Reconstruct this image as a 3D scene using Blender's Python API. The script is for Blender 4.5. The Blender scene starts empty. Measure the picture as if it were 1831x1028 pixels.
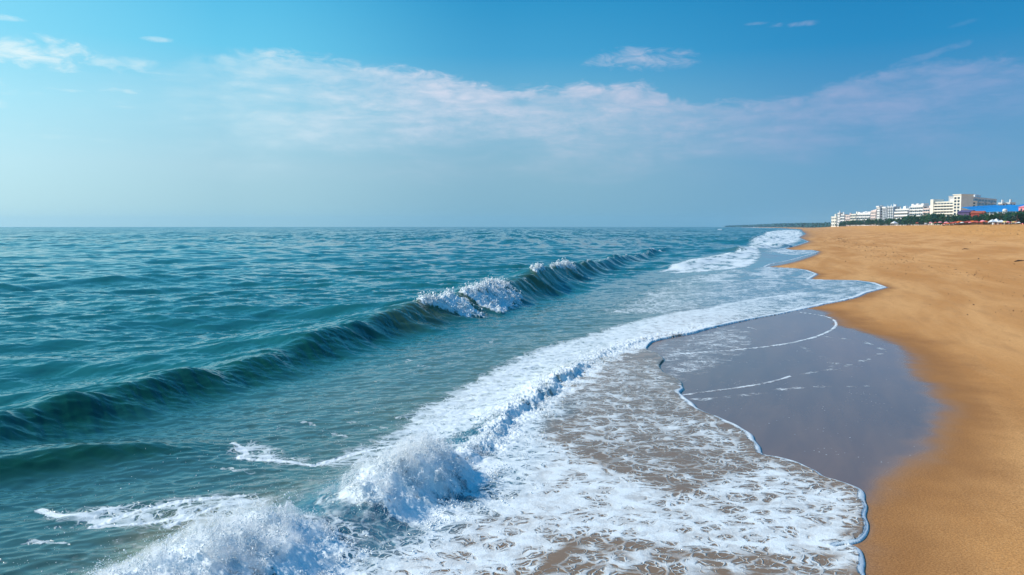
import bpy, math, random
import numpy as np
R = math.radians
C = bpy.context.scene
COL = C.collection

# ------------------------------------------------------------------ camera
PW, PH, F, EYE, HOR = 1831.0, 1028.0, 1437.0, 4.0, 404.5
PIT = math.atan((PH/2-HOR)/F)
cam = bpy.data.cameras.new('camera'); camo = bpy.data.objects.new('camera', cam); COL.objects.link(camo)
cam.sensor_width = 36.0; cam.lens = 36.0*F/PW
cam.clip_start = 0.1; cam.clip_end = 30000
camo.location = (0, 0, EYE); camo.rotation_euler = (math.pi/2-PIT, 0, 0)
C.camera = camo

# ------------------------------------------------------------------ colour management
C.view_settings.view_transform = 'Standard'; C.view_settings.look = 'None'
C.view_settings.exposure = 0.0; C.view_settings.gamma = 1.0
try: C.view_settings.use_curve_mapping = False
except Exception: pass
C.cycles.use_denoising = True
C.cycles.max_bounces = 8; C.cycles.volume_bounces = 4
C.cycles.transparent_max_bounces = 6

# ------------------------------------------------------------------ sun and sky
SUN_AZ, SUN_EL = R(-82), R(38)          # azimuth from the view direction, to the left
sl = bpy.data.lights.new('sun', 'SUN'); so = bpy.data.objects.new('sun', sl); COL.objects.link(so)
sl.energy = 4.8; sl.angle = R(0.5); sl.color = (1.0, 0.93, 0.82)
so.location = (-60, 10, 60)
so.rotation_euler = (math.pi/2-SUN_EL, 0, -SUN_AZ+math.pi)

def lin(r, g, b):
    def f(c):
        c = c/255.0
        return c/12.92 if c <= 0.04045 else ((c+0.055)/1.055)**2.4
    return (f(r), f(g), f(b), 1.0)

class NT:
    """small helper for node trees"""
    def __init__(s, tree): s.t = tree; s.n = tree.nodes; s.l = tree.links
    def new(s, kind, **kw):
        n = s.n.new(kind)
        for k, v in kw.items(): setattr(n, k, v)
        return n
    def put(s, sock, v):
        if v is None: return
        if hasattr(v, 'is_output'): s.l.new(v, sock)
        else: sock.default_value = v
    def m(s, op, a, b=None, c=None, clamp=False):
        n = s.new('ShaderNodeMath', operation=op, use_clamp=clamp)
        for i, v in enumerate((a, b, c)): s.put(n.inputs[i], v)
        return n.outputs[0]
    def vm(s, op, a, b=None, scale=None):
        n = s.new('ShaderNodeVectorMath', operation=op)
        s.put(n.inputs[0], a); s.put(n.inputs[1], b)
        if scale is not None: s.put(n.inputs['Scale'], scale)
        return n.outputs[0]
    def mr(s, v, a, b, c=0.0, d=1.0, kind='SMOOTHSTEP'):
        n = s.new('ShaderNodeMapRange', interpolation_type=kind)
        for i, x in enumerate((v, a, b, c, d)): s.put(n.inputs[i], x)
        return n.outputs[0]
    def mix(s, f, a, b, blend='MIX'):
        n = s.new('ShaderNodeMix', data_type='RGBA', blend_type=blend)
        s.put(n.inputs[0], f); s.put(n.inputs[6], a); s.put(n.inputs[7], b)
        return n.outputs[2]
    def ramp(s, f, stops):
        n = s.new('ShaderNodeValToRGB'); cr = n.color_ramp
        while len(cr.elements) < len(stops): cr.elements.new(0.5)
        for e, (p, c) in zip(cr.elements, stops): e.position = p; e.color = c
        s.put(n.inputs[0], f); return n.outputs[0]
    def noise(s, vec, scale, detail=4, rough=0.55, dist=0.0, color=False):
        n = s.new('ShaderNodeTexNoise'); s.put(n.inputs['Vector'], vec)
        n.inputs['Scale'].default_value = scale; n.inputs['Detail'].default_value = detail
        n.inputs['Roughness'].default_value = rough; n.inputs['Distortion'].default_value = dist
        return n.outputs['Color'] if color else n.outputs[0]
    def voro(s, vec, scale, feature='DISTANCE_TO_EDGE'):
        n = s.new('ShaderNodeTexVoronoi', feature=feature); s.put(n.inputs['Vector'], vec)
        n.inputs['Scale'].default_value = scale
        return n.outputs['Distance']
    def comb(s, x, y, z=0.0):
        n = s.new('ShaderNodeCombineXYZ')
        for i, v in enumerate((x, y, z)): s.put(n.inputs[i], v)
        return n.outputs[0]
    def attr(s, name, what='Fac'):
        n = s.new('ShaderNodeAttribute', attribute_name=name); return n.outputs[what]

def sky_ang(px, py):
    az = math.atan((px-PW/2)/F*math.cos(PIT)); el = math.atan((HOR-py)/F*math.cos(az)); return az, el

def make_world():
    w = bpy.data.worlds.new('World'); C.world = w; w.use_nodes = True
    t = NT(w.node_tree); t.n.clear()
    out = t.new('ShaderNodeOutputWorld'); bg = t.new('ShaderNodeBackground')
    bg.inputs['Strength'].default_value = 0.1; t.l.new(bg.outputs[0], out.inputs[0])
    tc = t.new('ShaderNodeTexCoord').outputs['Generated']
    sp = t.new('ShaderNodeSeparateXYZ'); t.l.new(tc, sp.inputs[0])
    X, Y, Z = sp.outputs
    az = t.m('ARCTAN2', X, Y); el = t.m('ARCSINE', Z)
    e = t.m('DIVIDE', el, 0.6, clamp=True)
    def ramp_of(cols, hi):
        st = []
        for y, c in cols: st.append((max(0.0, (HOR-y)/F/0.6*0.97), lin(*c)))
        st.append((0.62, lin(*hi[0]))); st.append((1.0, lin(*hi[1])))
        return t.ramp(e, st)
    hi = [(20, 138, 200), (22, 124, 190)]
    cL = ramp_of([(404, (190,228,233)), (300, (192,235,246)), (200, (172,234,252)), (100, (132,221,250)), (0, (118,214,248))], [(80,185,235), (30,135,200)])
    cM = ramp_of([(404, (163,207,219)), (300, (170,212,228)), (200, (150,212,236)), (100, (104,204,240)), (0, (80,190,234))], [(55,165,222), (26,130,195)])
    cC = ramp_of([(404, (124,176,200)), (300, (138,184,208)), (200, (118,184,216)), (100, (62,162,212)), (0, (32,148,203))], hi)
    cR = ramp_of([(404, (104,160,196)), (300, (98,158,200)), (200, (78,150,200)), (100, (26,138,196)), (0, (2,128,188))], hi)
    a = [sky_ang(x, 300)[0] for x in (20, 400, 915, 1600)]
    c = t.mix(t.mr(az, a[0], a[1], kind='LINEAR'), cL, cM)
    c = t.mix(t.mr(az, a[1], a[2], kind='SMOOTHSTEP'), c, cC)
    c = t.mix(t.mr(az, a[2], a[3], kind='SMOOTHSTEP'), c, cR)
    # -------- clouds, in directions of the sky
    p = t.comb(t.m('MULTIPLY', az, 7.0), t.m('MULTIPLY', el, 26.0), 3.7)
    n1 = t.noise(p, 1.0, 9, 0.60, 0.4)
    n2 = t.noise(t.comb(t.m('MULTIPLY', az, 16.0), t.m('MULTIPLY', el, 80.0), 1.2), 1.0, 6, 0.6, 0.3)
    n3 = t.noise(t.comb(t.m('MULTIPLY', az, 30.0), t.m('MULTIPLY', el, 75.0), 9.2), 1.0, 7, 0.62, 0.5)
    top = [(0,120),(200,128),(310,118),(370,104),(460,94),(560,104),(640,117),(760,129),(860,152),(960,160),(1060,150),(1150,152),(1220,182),(1330,180),(1420,170),(1500,148),(1600,124),(1700,108),(1831,112)]
    pts = [sky_ang(*q) for q in top]
    A0, A1 = pts[0][0], pts[-1][0]
    fc = t.new('ShaderNodeFloatCurve'); cv = fc.mapping.curves[0]
    xs = [((q[0]-A0)/(A1-A0), q[1]/0.3) for q in pts]
    while len(cv.points) < len(xs): cv.points.new(0.5, 0.5)
    for pt, q in zip(cv.points, xs): pt.location = q
    fc.mapping.update()
    u = t.m('DIVIDE', t.m('SUBTRACT', az, A0), A1-A0, clamp=True)
    t.l.new(u, fc.inputs['Value'])
    etop = t.m('MULTIPLY', fc.outputs[0], 0.3)
    below = t.m('SUBTRACT', t.m('ADD', etop, t.m('MULTIPLY', t.m('SUBTRACT', n3, 0.5), 0.030)), el)
    edge = t.mr(below, -0.002, 0.010)
    fade = t.mr(t.m('ADD', el, t.m('MULTIPLY', t.m('SUBTRACT', n1, 0.5), 0.10)), 0.050, 0.155)
    body = t.mr(n1, 0.28, 0.62, 0.35, 1.0)
    wisp = t.mr(n2, 0.30, 0.64, 0.55, 1.0)
    opac = t.ramp(u, [(0.0, (.0,.0,.0,1)), (0.13, (.12,.12,.12,1)), (0.24, (.85,.85,.85,1)), (0.45, (1,1,1,1)), (0.60, (.85,.85,.85,1)), (0.75, (.8,.8,.8,1)), (1.0, (.7,.7,.7,1))])
    dens = t.m('MULTIPLY', t.m('MULTIPLY', edge, fade), t.m('MULTIPLY', t.m('MULTIPLY', body, wisp), opac))
    dens = t.m('MULTIPLY', dens, t.mr(n3, 0.30, 0.64, 0.62, 1.08))
    rim = t.m('MULTIPLY', t.mr(below, 0.028, 0.004), edge)
    rim = t.m('MULTIPLY', rim, t.mr(n3, 0.42, 0.66))
    rim = t.m('MULTIPLY', rim, t.mr(u, 0.28, 0.36))
    rim = t.m('MULTIPLY', rim, t.mr(u, 0.62, 0.52))
    dens = t.m('MAXIMUM', dens, t.m('MULTIPLY', rim, 0.95))
    streak = t.m('MULTIPLY', t.mr(n2, 0.52, 0.74), t.m('MULTIPLY', t.m('MULTIPLY', edge, fade), 0.55))
    dens = t.m('MAXIMUM', dens, streak)
    blobs = [(40,98,150,30,0,.95),(225,120,75,16,0,.6),(1150,112,120,24,-0.02,.62),(1105,162,85,13,0.05,.95),(1000,172,60,9,0,.5),(15,40,48,6,0,.7),(292,78,30,6,0,.55),
             (1345,51,30,4,0,.35),(1410,52,48,6,0,.5),(1640,108,80,9,0.25,.32),(1712,49,30,5,0.2,.15),(1140,160,26,11,0,1.0),(1070,166,40,9,0,.9),(1290,210,90,12,0.2,.45),(1480,190,120,14,0.25,.35),(1750,160,90,10,.25,.35)]
    tot = None
    for bx, by, rx, ry, rot, op in blobs:
        ba, be = sky_ang(bx, by)
        da = t.m('SUBTRACT', az, ba); de = t.m('SUBTRACT', el, be)
        de = t.m('SUBTRACT', de, t.m('MULTIPLY', da, rot))
        q = t.m('ADD', t.m('POWER', t.m('ABSOLUTE', t.m('MULTIPLY', da, F/rx)), 2.0), t.m('POWER', t.m('ABSOLUTE', t.m('MULTIPLY', de, F/ry)), 2.0))
        v = t.m('ADD', t.m('SUBTRACT', 0.75, q), t.m('MULTIPLY', t.m('SUBTRACT', n3, 0.5), 3.4))
        v = t.m('MULTIPLY', t.mr(v, 0.0, 1.3), op)
        tot = v if tot is None else t.m('MAXIMUM', tot, v)
    dens = t.m('MAXIMUM', dens, tot, clamp=True)
    cc = t.ramp(u, [(0.0, lin(232,252,255)), (0.2, lin(210,238,248)), (0.42, lin(212,222,240)), (0.60, lin(208,212,232)), (0.8, lin(158,176,214)), (1.0, lin(136,164,210))])
    c = t.mix(dens, c, cc)
    c = t.vm('SCALE', c, scale=10.0)
    sk = t.new('ShaderNodeTexSky', sky_type='NISHITA'); sk.sun_disc = False
    sk.sun_elevation = SUN_EL; sk.sun_rotation = SUN_AZ; sk.altitude = 10; sk.air_density = 1.0; sk.dust_density = 0.6
    c = t.mix(0.06, c, sk.outputs[0])
    t.l.new(c, bg.inputs['Color'])
make_world()

# ------------------------------------------------------------------ measuring helpers
SA = R(20.0)                                        # heading of the shore
SV = np.array([math.sin(SA), math.cos(SA)]); TV = np.array([math.cos(SA), -math.sin(SA)])
def ground(px, py, z=0.0):
    px = np.asarray(px, float); py = np.asarray(py, float)
    u = (px-PW/2)/F; v = -(py-PH/2)/F
    dy = math.cos(PIT)+v*math.sin(PIT); dz = -math.sin(PIT)+v*math.cos(PIT)
    k = (z-EYE)/dz
    return np.stack([u*k, dy*k], -1)
def far_x(px, Y): return (px-PW/2)/F*math.cos(PIT)*Y
def far_z(py, Y): return EYE + math.tan(math.atan((PH/2-py)/F)-PIT)*Y
def st(P): return P@SV, P@TV
def spline(P, n=6):
    P = np.asarray(P, float); out = []
    Q = np.vstack([2*P[0]-P[1], P, 2*P[-1]-P[-2]])
    for i in range(1, len(Q)-2):
        p0, p1, p2, p3 = Q[i-1], Q[i], Q[i+1], Q[i+2]
        for k in range(n):
            t = k/n
            out.append(0.5*((2*p1)+(p2-p0)*t+(2*p0-5*p1+4*p2-p3)*t*t+(3*p1-p0-3*p2+p3)*t**3))
    out.append(P[-1]); return np.array(out)
def seg_dist(P, L):
    """distance of points P to the open polyline L"""
    best = np.full(len(P), 1e18)
    for a, b in zip(L[:-1], L[1:]):
        d = b-a; dd = d@d+1e-12
        w = P-a; t = np.clip((w@d)/dd, 0, 1)
        q = w-t[:, None]*d
        best = np.minimum(best, q[:, 0]**2+q[:, 1]**2)
    return np.sqrt(best)
def inside(P, G):
    r = np.zeros(len(P), bool); x, y = P[:, 0], P[:, 1]
    for (x1, y1), (x2, y2) in zip(G, np.roll(G, -1, 0)):
        if y1 == y2: continue
        c = ((y1 > y) != (y2 > y)) & (x < (x2-x1)*(y-y1)/(y2-y1)+x1)
        r ^= c
    return r
def sdist(P, G):                                    # negative inside polygon
    d = seg_dist(P, np.vstack([G, G[:1]]))
    return np.where(inside(P, G), -d, d)
def sstep(a, b, x):
    t = np.clip((x-a)/(b-a), 0, 1); return t*t*(3-2*t)
def region(P, px, feather, n=4, soft=None):
    """1 inside the outline (photo measurements laid on the ground), fading over feather metres, only near points evaluated"""
    G = spline(ground(*np.array(px, float).T), n)
    lo, hi = G.min(0)-feather*2, G.max(0)+feather*2
    k = np.where((P[:, 0] > lo[0]) & (P[:, 0] < hi[0]) & (P[:, 1] > lo[1]) & (P[:, 1] < hi[1]))[0]
    out = np.zeros(len(P))
    if len(k): out[k] = sstep(feather, -feather, sdist(P[k], G))
    return out
def line(P, px, width, n=5):
    L = spline(ground(*np.array(px, float).T), n)
    lo, hi = L.min(0)-width*4, L.max(0)+width*4
    k = np.where((P[:, 0] > lo[0]) & (P[:, 0] < hi[0]) & (P[:, 1] > lo[1]) & (P[:, 1] < hi[1]))[0]
    out = np.zeros(len(P))
    if len(k): out[k] = np.exp(-(seg_dist(P[k], L)/width)**2)
    return out

# gradient noise
def perlin(x, y, seed=0):
    x = np.asarray(x, np.float64); y = np.asarray(y, np.float64)
    xi = np.floor(x).astype(np.int64); yi = np.floor(y).astype(np.int64)
    fx = (x-xi).astype(np.float32); fy = (y-yi).astype(np.float32)
    def g(ix, iy, dx, dy):
        h = (ix*374761393+iy*668265263+seed*974711) & 0xffffffff
        h = ((h ^ (h >> 13))*1274126177) & 0xffffffff
        a = ((h ^ (h >> 16)) & 0xffff).astype(np.float32)*np.float32(2*math.pi/65536)
        return np.cos(a)*dx+np.sin(a)*dy
    u = fx*fx*fx*(fx*(fx*6-15)+10); v = fy*fy*fy*(fy*(fy*6-15)+10)
    n00 = g(xi, yi, fx, fy); n10 = g(xi+1, yi, fx-1, fy); n01 = g(xi, yi+1, fx, fy-1); n11 = g(xi+1, yi+1, fx-1, fy-1)
    return ((n00*(1-u)+n10*u)*(1-v)+(n01*(1-u)+n11*u)*v)*1.4
def fbm(x, y, oct=4, seed=0, gain=0.5, billow=False):
    s = 0; a = 1.0; tot = 0
    for i in range(oct):
        n = perlin(x*2**i+i*17.3, y*2**i-i*9.1, seed+i)
        s = s+a*(np.abs(n)*2-0.5 if billow else n); tot += a; a *= gain
    return s/tot
def ocean(N, L, lo, hi, head, spread, rms, seed, chop=0.8):
    """one tile of random wind sea: heights and sideways shifts"""
    rng = np.random.default_rng(seed)
    k1 = np.fft.fftfreq(N, L/N)*2*math.pi
    kx, ky = np.meshgrid(k1, k1, indexing='ij'); k = np.hypot(kx, ky); k[0, 0] = 1e9
    th = np.arctan2(ky, kx)-head
    S = k**-3.3*np.maximum(np.cos(th), 0)**spread
    lam = 2*math.pi/k
    S *= sstep(lo*0.8, lo*1.3, lam)*sstep(hi*1.5, hi*0.8, lam)
    h = np.sqrt(S)*(rng.normal(size=(N, N))+1j*rng.normal(size=(N, N))); h[0, 0] = 0
    H = np.fft.ifft2(h)
    DX = np.fft.ifft2(1j*kx/k*h); DY = np.fft.ifft2(1j*ky/k*h)
    H, DX, DY = H.real, DX.real, DY.real
    f = rms/H.std()
    return np.stack([H*f, DX*f*chop, DY*f*chop], -1).astype(np.float32), L
def sample(tile, x, y):
    T, L = tile; N = T.shape[0]
    u = (x/L % 1.0)*N; v = (y/L % 1.0)*N
    i = np.floor(u).astype(int) % N; j = np.floor(v).astype(int) % N
    a = (u-np.floor(u))[:, None]; b = (v-np.floor(v))[:, None]
    i2 = (i+1) % N; j2 = (j+1) % N
    return (T[i, j]*(1-a)+T[i2, j]*a)*(1-b)+(T[i, j2]*(1-a)+T[i2, j2]*a)*b

# ------------------------------------------------------------------ the shore, measured
EDGE_PX = [(1700,1250),(1600,1120),(1560,1060),(1549,1028),(1546,1005),(1538,985),(1515,974),(1496,979),(1530,970),(1551,955),(1556,938),(1545,920),(1552,905),(1551,890),(1540,877),(1520,868),(1499,860),(1477,853),(1455,840),(1431,828),(1395,817),(1362,811),(1358,798),(1352,787),(1336,769),(1295,749),(1254,733),(1234,716),(1218,703),(1220,688),(1213,676),
           (1188,664),(1178,652),(1186,642),(1176,630),(1158,622),(1166,610),(1190,603),(1211,599),(1240,594),(1262,588),(1300,579),(1350,569),(1400,560),(1440,552),(1480,543),(1512,537),(1543,529),(1549,524),(1586,514),(1565,506),(1535,502),(1480,500.5),(1448,499),(1462,490),(1444,483),(1420,479.5),(1370,477),(1380,472),(1415,465),(1440,458),(1466,450),(1452,447),(1415,446.5),(1402,444),(1425,439),(1446,432),(1436,428),(1428,424),(1440,418),(1434,414),(1431,410),(1400,407.6),(1330,406.2),(1250,405.4)]
EDGE = ground(*np.array(EDGE_PX, float).T)
k_near = 48
EDGE = np.vstack([spline(EDGE[:k_near], 5)[:-1], EDGE[k_near:]])
d = np.linalg.norm(EDGE, axis=1)
EDGE = EDGE + np.stack([perlin(EDGE[:, 1]*1.7, EDGE[:, 0]*1.7, 4), perlin(EDGE[:, 1]*1.7, EDGE[:, 0]*1.7, 5)], -1)*np.minimum(0.06, 0.004*d)[:, None]
WATER = np.vstack([EDGE, [(-9000, EDGE[-1][1])], [(-9000, -30)], [(EDGE[0][0], -30)]])
WET_PX = [(1500,1000),(1548,905),(1575,872),(1605,848),(1650,803),(1682,762),(1690,735),(1678,706),(1655,680),(1636,655),(1622,632),(1603,614),(1572,601),(1535,591),(1504,578),(1486,562),(1450,552),(1380,555),(1180,600),(1000,700),(1100,900)]

def beach_z(P):
    s, t = st(P)
    e = np.interp(s, [-10,5,12,18,25,33,41,50,57,64,72,86,110,136,200,400,1000], [1.0,1.2,1.6,3.0,3.4,2.6,1.6,3.6,5.3,3.4,2.4,0,1.2,2.0,0.5,2,2])
    m = t-e
    z = np.where(m > 0, 4.35*sstep(0, 1, np.clip(m/66, 0, 1))+0.004*np.maximum(m, 0), 0.008*m)
    return np.maximum(z, -0.5), m

def grid(az0, az1, na, rs):
    """fan of points out to the horizon, finer where nearer"""
    a = np.linspace(az0, az1, na)
    rr, aa = np.meshgrid(rs, a, indexing='ij')
    return np.stack([rr.ravel()*np.sin(aa.ravel()), rr.ravel()*np.cos(aa.ravel())], -1), len(rs), na
def rows(r0, r1, plan):
    r = [r0]
    while r[-1] < r1:
        x = r[-1]; c = np.interp(x, [p[0] for p in plan], [p[1] for p in plan])
        r.append(x+c*x*x/(EYE*F)+1e-4)
    return np.array(r)
def sheet(name, P, z, nr, na, keep, mat, attrs):
    idx = np.arange(nr*na).reshape(nr, na)
    q = np.stack([idx[:-1, :-1], idx[:-1, 1:], idx[1:, 1:], idx[1:, :-1]], -1).reshape(-1, 4)[:, ::-1]
    kq = keep[q].all(1); q = q[kq]
    used = np.zeros(nr*na, bool); used[q.ravel()] = True
    remap = np.cumsum(used)-1; q = remap[q]
    co = np.concatenate([P, z[:, None]], 1)[used].astype(np.float32)
    me = bpy.data.meshes.new(name)
    me.vertices.add(len(co)); me.vertices.foreach_set('co', co.ravel())
    me.loops.add(q.size); me.loops.foreach_set('vertex_index', q.ravel().astype(np.int32))
    me.polygons.add(len(q)); me.polygons.foreach_set('loop_start', np.arange(0, q.size, 4, dtype=np.int32))
    me.polygons.foreach_set('use_smooth', np.ones(len(q), bool))
    me.update(calc_edges=True)
    for k, v in attrs.items():
        v = v[used]
        if v.ndim == 1:
            me.attributes.new(k, 'FLOAT', 'POINT').data.foreach_set('value', v.astype(np.float32))
        else:
            c4 = np.concatenate([v, np.ones((len(v), 1))], 1).astype(np.float32)
            me.attributes.new(k, 'FLOAT_COLOR', 'POINT').data.foreach_set('color', c4.ravel())
    me.materials.append(mat)
    o = bpy.data.objects.new(name, me); COL.objects.link(o); o['kind'] = 'structure'
    print(name, len(co), 'verts'); return o

# ------------------------------------------------------------------ foam used by water and wet sand
def foam_nodes(t, D):
    """covering of foam from a density, torn into lace, holes and bubbles"""
    P = t.new('ShaderNodeTexCoord').outputs['Object']
    w1 = t.vm('SUBTRACT', t.noise(P, 1.1, 3, color=True), (0.5, 0.5, 0.5))
    w2 = t.vm('SUBTRACT', t.noise(P, 5.0, 3, color=True), (0.5, 0.5, 0.5))
    Q = t.vm('ADD', P, t.vm('ADD', t.vm('SCALE', w1, scale=0.70), t.vm("SCALE", w2, scale=0.17)))
    Q = t.vm('MULTIPLY', Q, (0.80, 1.05, 0.0))
    big = t.noise(P, 0.55, 3); mid = t.noise(P, 2.2, 5, 0.6)
    D2 = t.m('ADD', D, t.m('ADD', t.m('MULTIPLY', t.m('SUBTRACT', big, 0.5), 0.45), t.m('MULTIPLY', t.m('SUBTRACT', mid, 0.5), 0.80)))
    D2 = t.m('MULTIPLY', D2, t.mr(D, 0.01, 0.12))
    e1 = t.voro(Q, 3.0); e2 = t.voro(Q, 7.5); e3 = t.voro(Q, 19.0)
    th1 = t.m('MULTIPLY', D2, 0.30); th2 = t.m('MULTIPLY', t.m('SUBTRACT', D2, 0.12), 0.36); th3 = t.m('MULTIPLY', t.m('SUBTRACT', D2, 0.25), 0.45)
    l1 = t.mr(t.m('SUBTRACT', th1, e1), -0.03, 0.05); l2 = t.mr(t.m('SUBTRACT', th2, e2), -0.04, 0.06); l3 = t.mr(t.m('SUBTRACT', th3, e3), -0.05, 0.08)
    a = t.m('MAXIMUM', t.m('MULTIPLY', l1, t.mr(D2, 0.1, 0.5, 0.3, 1.0)), t.m('MAXIMUM', t.m('MULTIPLY', l2, 0.85), t.m('MULTIPLY', l3, 0.8)))
    thin = t.noise(P, 3.4, 5, 0.65)
    a = t.m('MULTIPLY', a, t.m('ADD', t.mr(D2, 0.55, 1.0, 0.0, 0.35), t.mr(thin, 0.30, 0.62, 0.62, 1.0)), clamp=True)
    a = t.m('MAXIMUM', a, t.mr(D2, 0.80, 1.10))
    a = t.m('MULTIPLY', a, t.mr(D2, 0.02, 0.16), clamp=True)
    fine = t.noise(P, 45.0, 4, 0.6)
    return a, fine, P
FOAM = (0.78, 0.84, 0.86, 1)

def water_mat():
    m = bpy.data.materials.new('sea_water'); m.use_nodes = True; t = NT(m.node_tree); t.n.clear()
    out = t.new('ShaderNodeOutputMaterial'); b = t.new('ShaderNodeBsdfPrincipled'); t.l.new(b.outputs[0], out.inputs[0])
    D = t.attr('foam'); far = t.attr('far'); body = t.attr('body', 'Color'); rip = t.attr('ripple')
    a, fine, P = foam_nodes(t, D)
    # colour: water body, foam
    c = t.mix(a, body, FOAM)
    c = t.mix(t.m('MULTIPLY', a, t.mr(fine, 0.35, 0.6, 0.25, 0.0)), c, t.mix(0.5, body, FOAM))
    t.l.new(c, b.inputs['Base Color'])
    t.l.new(t.m('ADD', t.mr(a, 0, 1, 0.0, 0.5, 'LINEAR'), t.m('ADD', 0.04, t.m('MULTIPLY', far, 0.08))), b.inputs['Roughness'])
    b.inputs['IOR'].default_value = 1.47
    t.l.new(t.mr(a, 0, 1, 0.5, 0.15, 'LINEAR'), b.inputs['Specular IOR Level'])
    # small ripples nearby
    s = t.vm('MULTIPLY', P, (1.0, 1.6, 1.0))
    r1 = t.noise(s, 3.0, 6, 0.6, 0.6); r2 = t.noise(s, 11.0, 4, 0.6, 0.3)
    h = t.m('ADD', t.m('MULTIPLY', r1, 0.010), t.m('MULTIPLY', r2, 0.0025))
    h = t.m('MULTIPLY', h, rip)
    h = t.m('ADD', t.m('MULTIPLY', h, t.m('SUBTRACT', 1.0, a)), t.m('MULTIPLY', a, t.m('ADD', 0.016, t.m('MULTIPLY', fine, 0.005))))
    bp = t.new('ShaderNodeBump'); bp.inputs['Distance'].default_value = 1.0; bp.inputs['Strength'].default_value = 1.0
    t.l.new(h, bp.inputs['Height'])
    # facets of waves too far off to be modelled
    f1 = t.noise(t.vm('MULTIPLY', P, (0.35, 0.16, 1)), 1.0, 5, 0.65, color=True)
    f2 = t.noise(t.vm('MULTIPLY', P, (0.10, 0.02, 1)), 1.0, 4, 0.6, color=True)
    f = t.vm('ADD', t.vm('SUBTRACT', f1, (0.5, 0.5, 0.5)), t.vm('SUBTRACT', f2, (0.5, 0.5, 0.5)))
    f3 = t.noise(t.vm('MULTIPLY', P, (0.28, 0.011, 1)), 1.0, 3, 0.7, color=True)
    f = t.vm('ADD', f, t.vm('SCALE', t.vm('SUBTRACT', f3, (0.5, 0.5, 0.5)), scale=1.3))
    f = t.vm('MULTIPLY', f, (0.40, 0.75, 0.0))
    f = t.vm('ADD', f, (0.04, -0.10, 0.0))            # swell leans towards the shore: steeper landward faces
    nn = t.vm('NORMALIZE', t.vm('ADD', bp.outputs[0], t.vm('SCALE', f, scale=far)))
    t.l.new(nn, b.inputs['Normal'])
    return m

def sand_mat():
    m = bpy.data.materials.new('beach_sand'); m.use_nodes = True; t = NT(m.node_tree); t.n.clear()
    out = t.new('ShaderNodeOutputMaterial'); b = t.new('ShaderNodeBsdfPrincipled'); t.l.new(b.outputs[0], out.inputs[0])
    wet = t.attr('wet'); damp = t.attr('damp'); D = t.attr('foam'); back = t.attr('back')
    a, fine, P = foam_nodes(t, D)
    sp = t.new('ShaderNodeVectorRotate', rotation_type='Z_AXIS'); t.l.new(P, sp.inputs['Vector']); sp.inputs['Angle'].default_value = SA
    S = sp.outputs[0]                                    # x across the shore, y along it
    band = t.noise(t.vm('MULTIPLY', S, (0.30, 0.05, 1)), 1.0, 5, 0.55, 0.5)
    band2 = t.noise(t.vm('MULTIPLY', S, (1.5, 0.25, 1)), 1.0, 4, 0.6, 0.4)
    grain = t.noise(P, 42.0, 3, 0.75); grain2 = t.noise(P, 24.0, 5, 0.75)
    dry = t.mix(t.mr(band, 0.32, 0.68), (0.58, 0.262, 0.078, 1), (0.80, 0.425, 0.165, 1))
    dry = t.mix(t.m('MULTIPLY', t.mr(band2, 0.46, 0.72), 0.50), dry, (0.50, 0.25, 0.095, 1))
    dry = t.mix(t.m('MULTIPLY', back, 0.6), dry, (0.85, 0.41, 0.115, 1))
    dry = t.mix(t.mr(grain, 0.38, 0.66, 0.0, 0.75), dry, (0.30, 0.14, 0.05, 1))
    dry = t.mix(t.mr(grain2, 0.54, 0.70, 0.0, 0.5), dry, (0.80, 0.50, 0.24, 1))
    streak = t.noise(t.vm('MULTIPLY', P, (0.55, 1.3, 1)), 1.0, 6, 0.7, 0.8)
    dry = t.mix(t.mr(streak, 0.60, 0.78, 0.0, 0.55), dry, (0.36, 0.21, 0.10, 1))
    mo = t.mix(damp, dry, t.mix(t.mr(grain, 0.3, 0.7), (0.42, 0.195, 0.070, 1), (0.24, 0.105, 0.035, 1)))
    wc = t.mix(t.mr(band2, 0.3, 0.7), (0.215, 0.140, 0.105, 1), (0.175, 0.118, 0.096, 1))
    c = t.mix(wet, mo, wc)
    speck = t.m('MULTIPLY', t.mr(t.voro(P, 8.0, 'F1'), 0.14, 0.07), t.m('MULTIPLY', wet, t.mr(t.noise(P, 0.9, 4, 0.65), 0.50, 0.64)))
    a = t.m('MAXIMUM', a, t.m('MULTIPLY', speck, 0.7))
    c = t.mix(a, c, FOAM)
    t.l.new(c, b.inputs['Base Color'])
    r = t.m('ADD', t.mr(wet, 0.2, 1.0, 0.85, 0.10), t.m('MULTIPLY', a, 0.4), clamp=True)
    t.l.new(r, b.inputs['Roughness'])
    b.inputs['IOR'].default_value = 1.41
    t.l.new(t.mr(wet, 0.0, 1.0, 0.12, 0.5), b.inputs['Specular IOR Level'])
    rip = t.noise(t.vm('MULTIPLY', S, (7.0, 1.6, 1)), 1.0, 4, 0.6, 0.8)
    lump = t.noise(P, 2.2, 5, 0.6)
    h = t.m('ADD', t.m('MULTIPLY', grain, 0.0035), t.m('ADD', t.m('MULTIPLY', grain2, 0.006), t.m('MULTIPLY', rip, 0.005)))
    h = t.m('ADD', h, t.m('MULTIPLY', t.m('MULTIPLY', lump, 0.30), back))
    h = t.m('MULTIPLY', h, t.mr(wet, 0.1, 0.9, 1.0, 0.06))
    h = t.m('ADD', h, t.m('MULTIPLY', a, 0.008))
    bp = t.new('ShaderNodeBump'); bp.inputs['Distance'].default_value = 1.0; bp.inputs['Strength'].default_value = 0.8
    t.l.new(h, bp.inputs['Height']); t.l.new(bp.outputs[0], b.inputs['Normal'])
    return m

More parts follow.
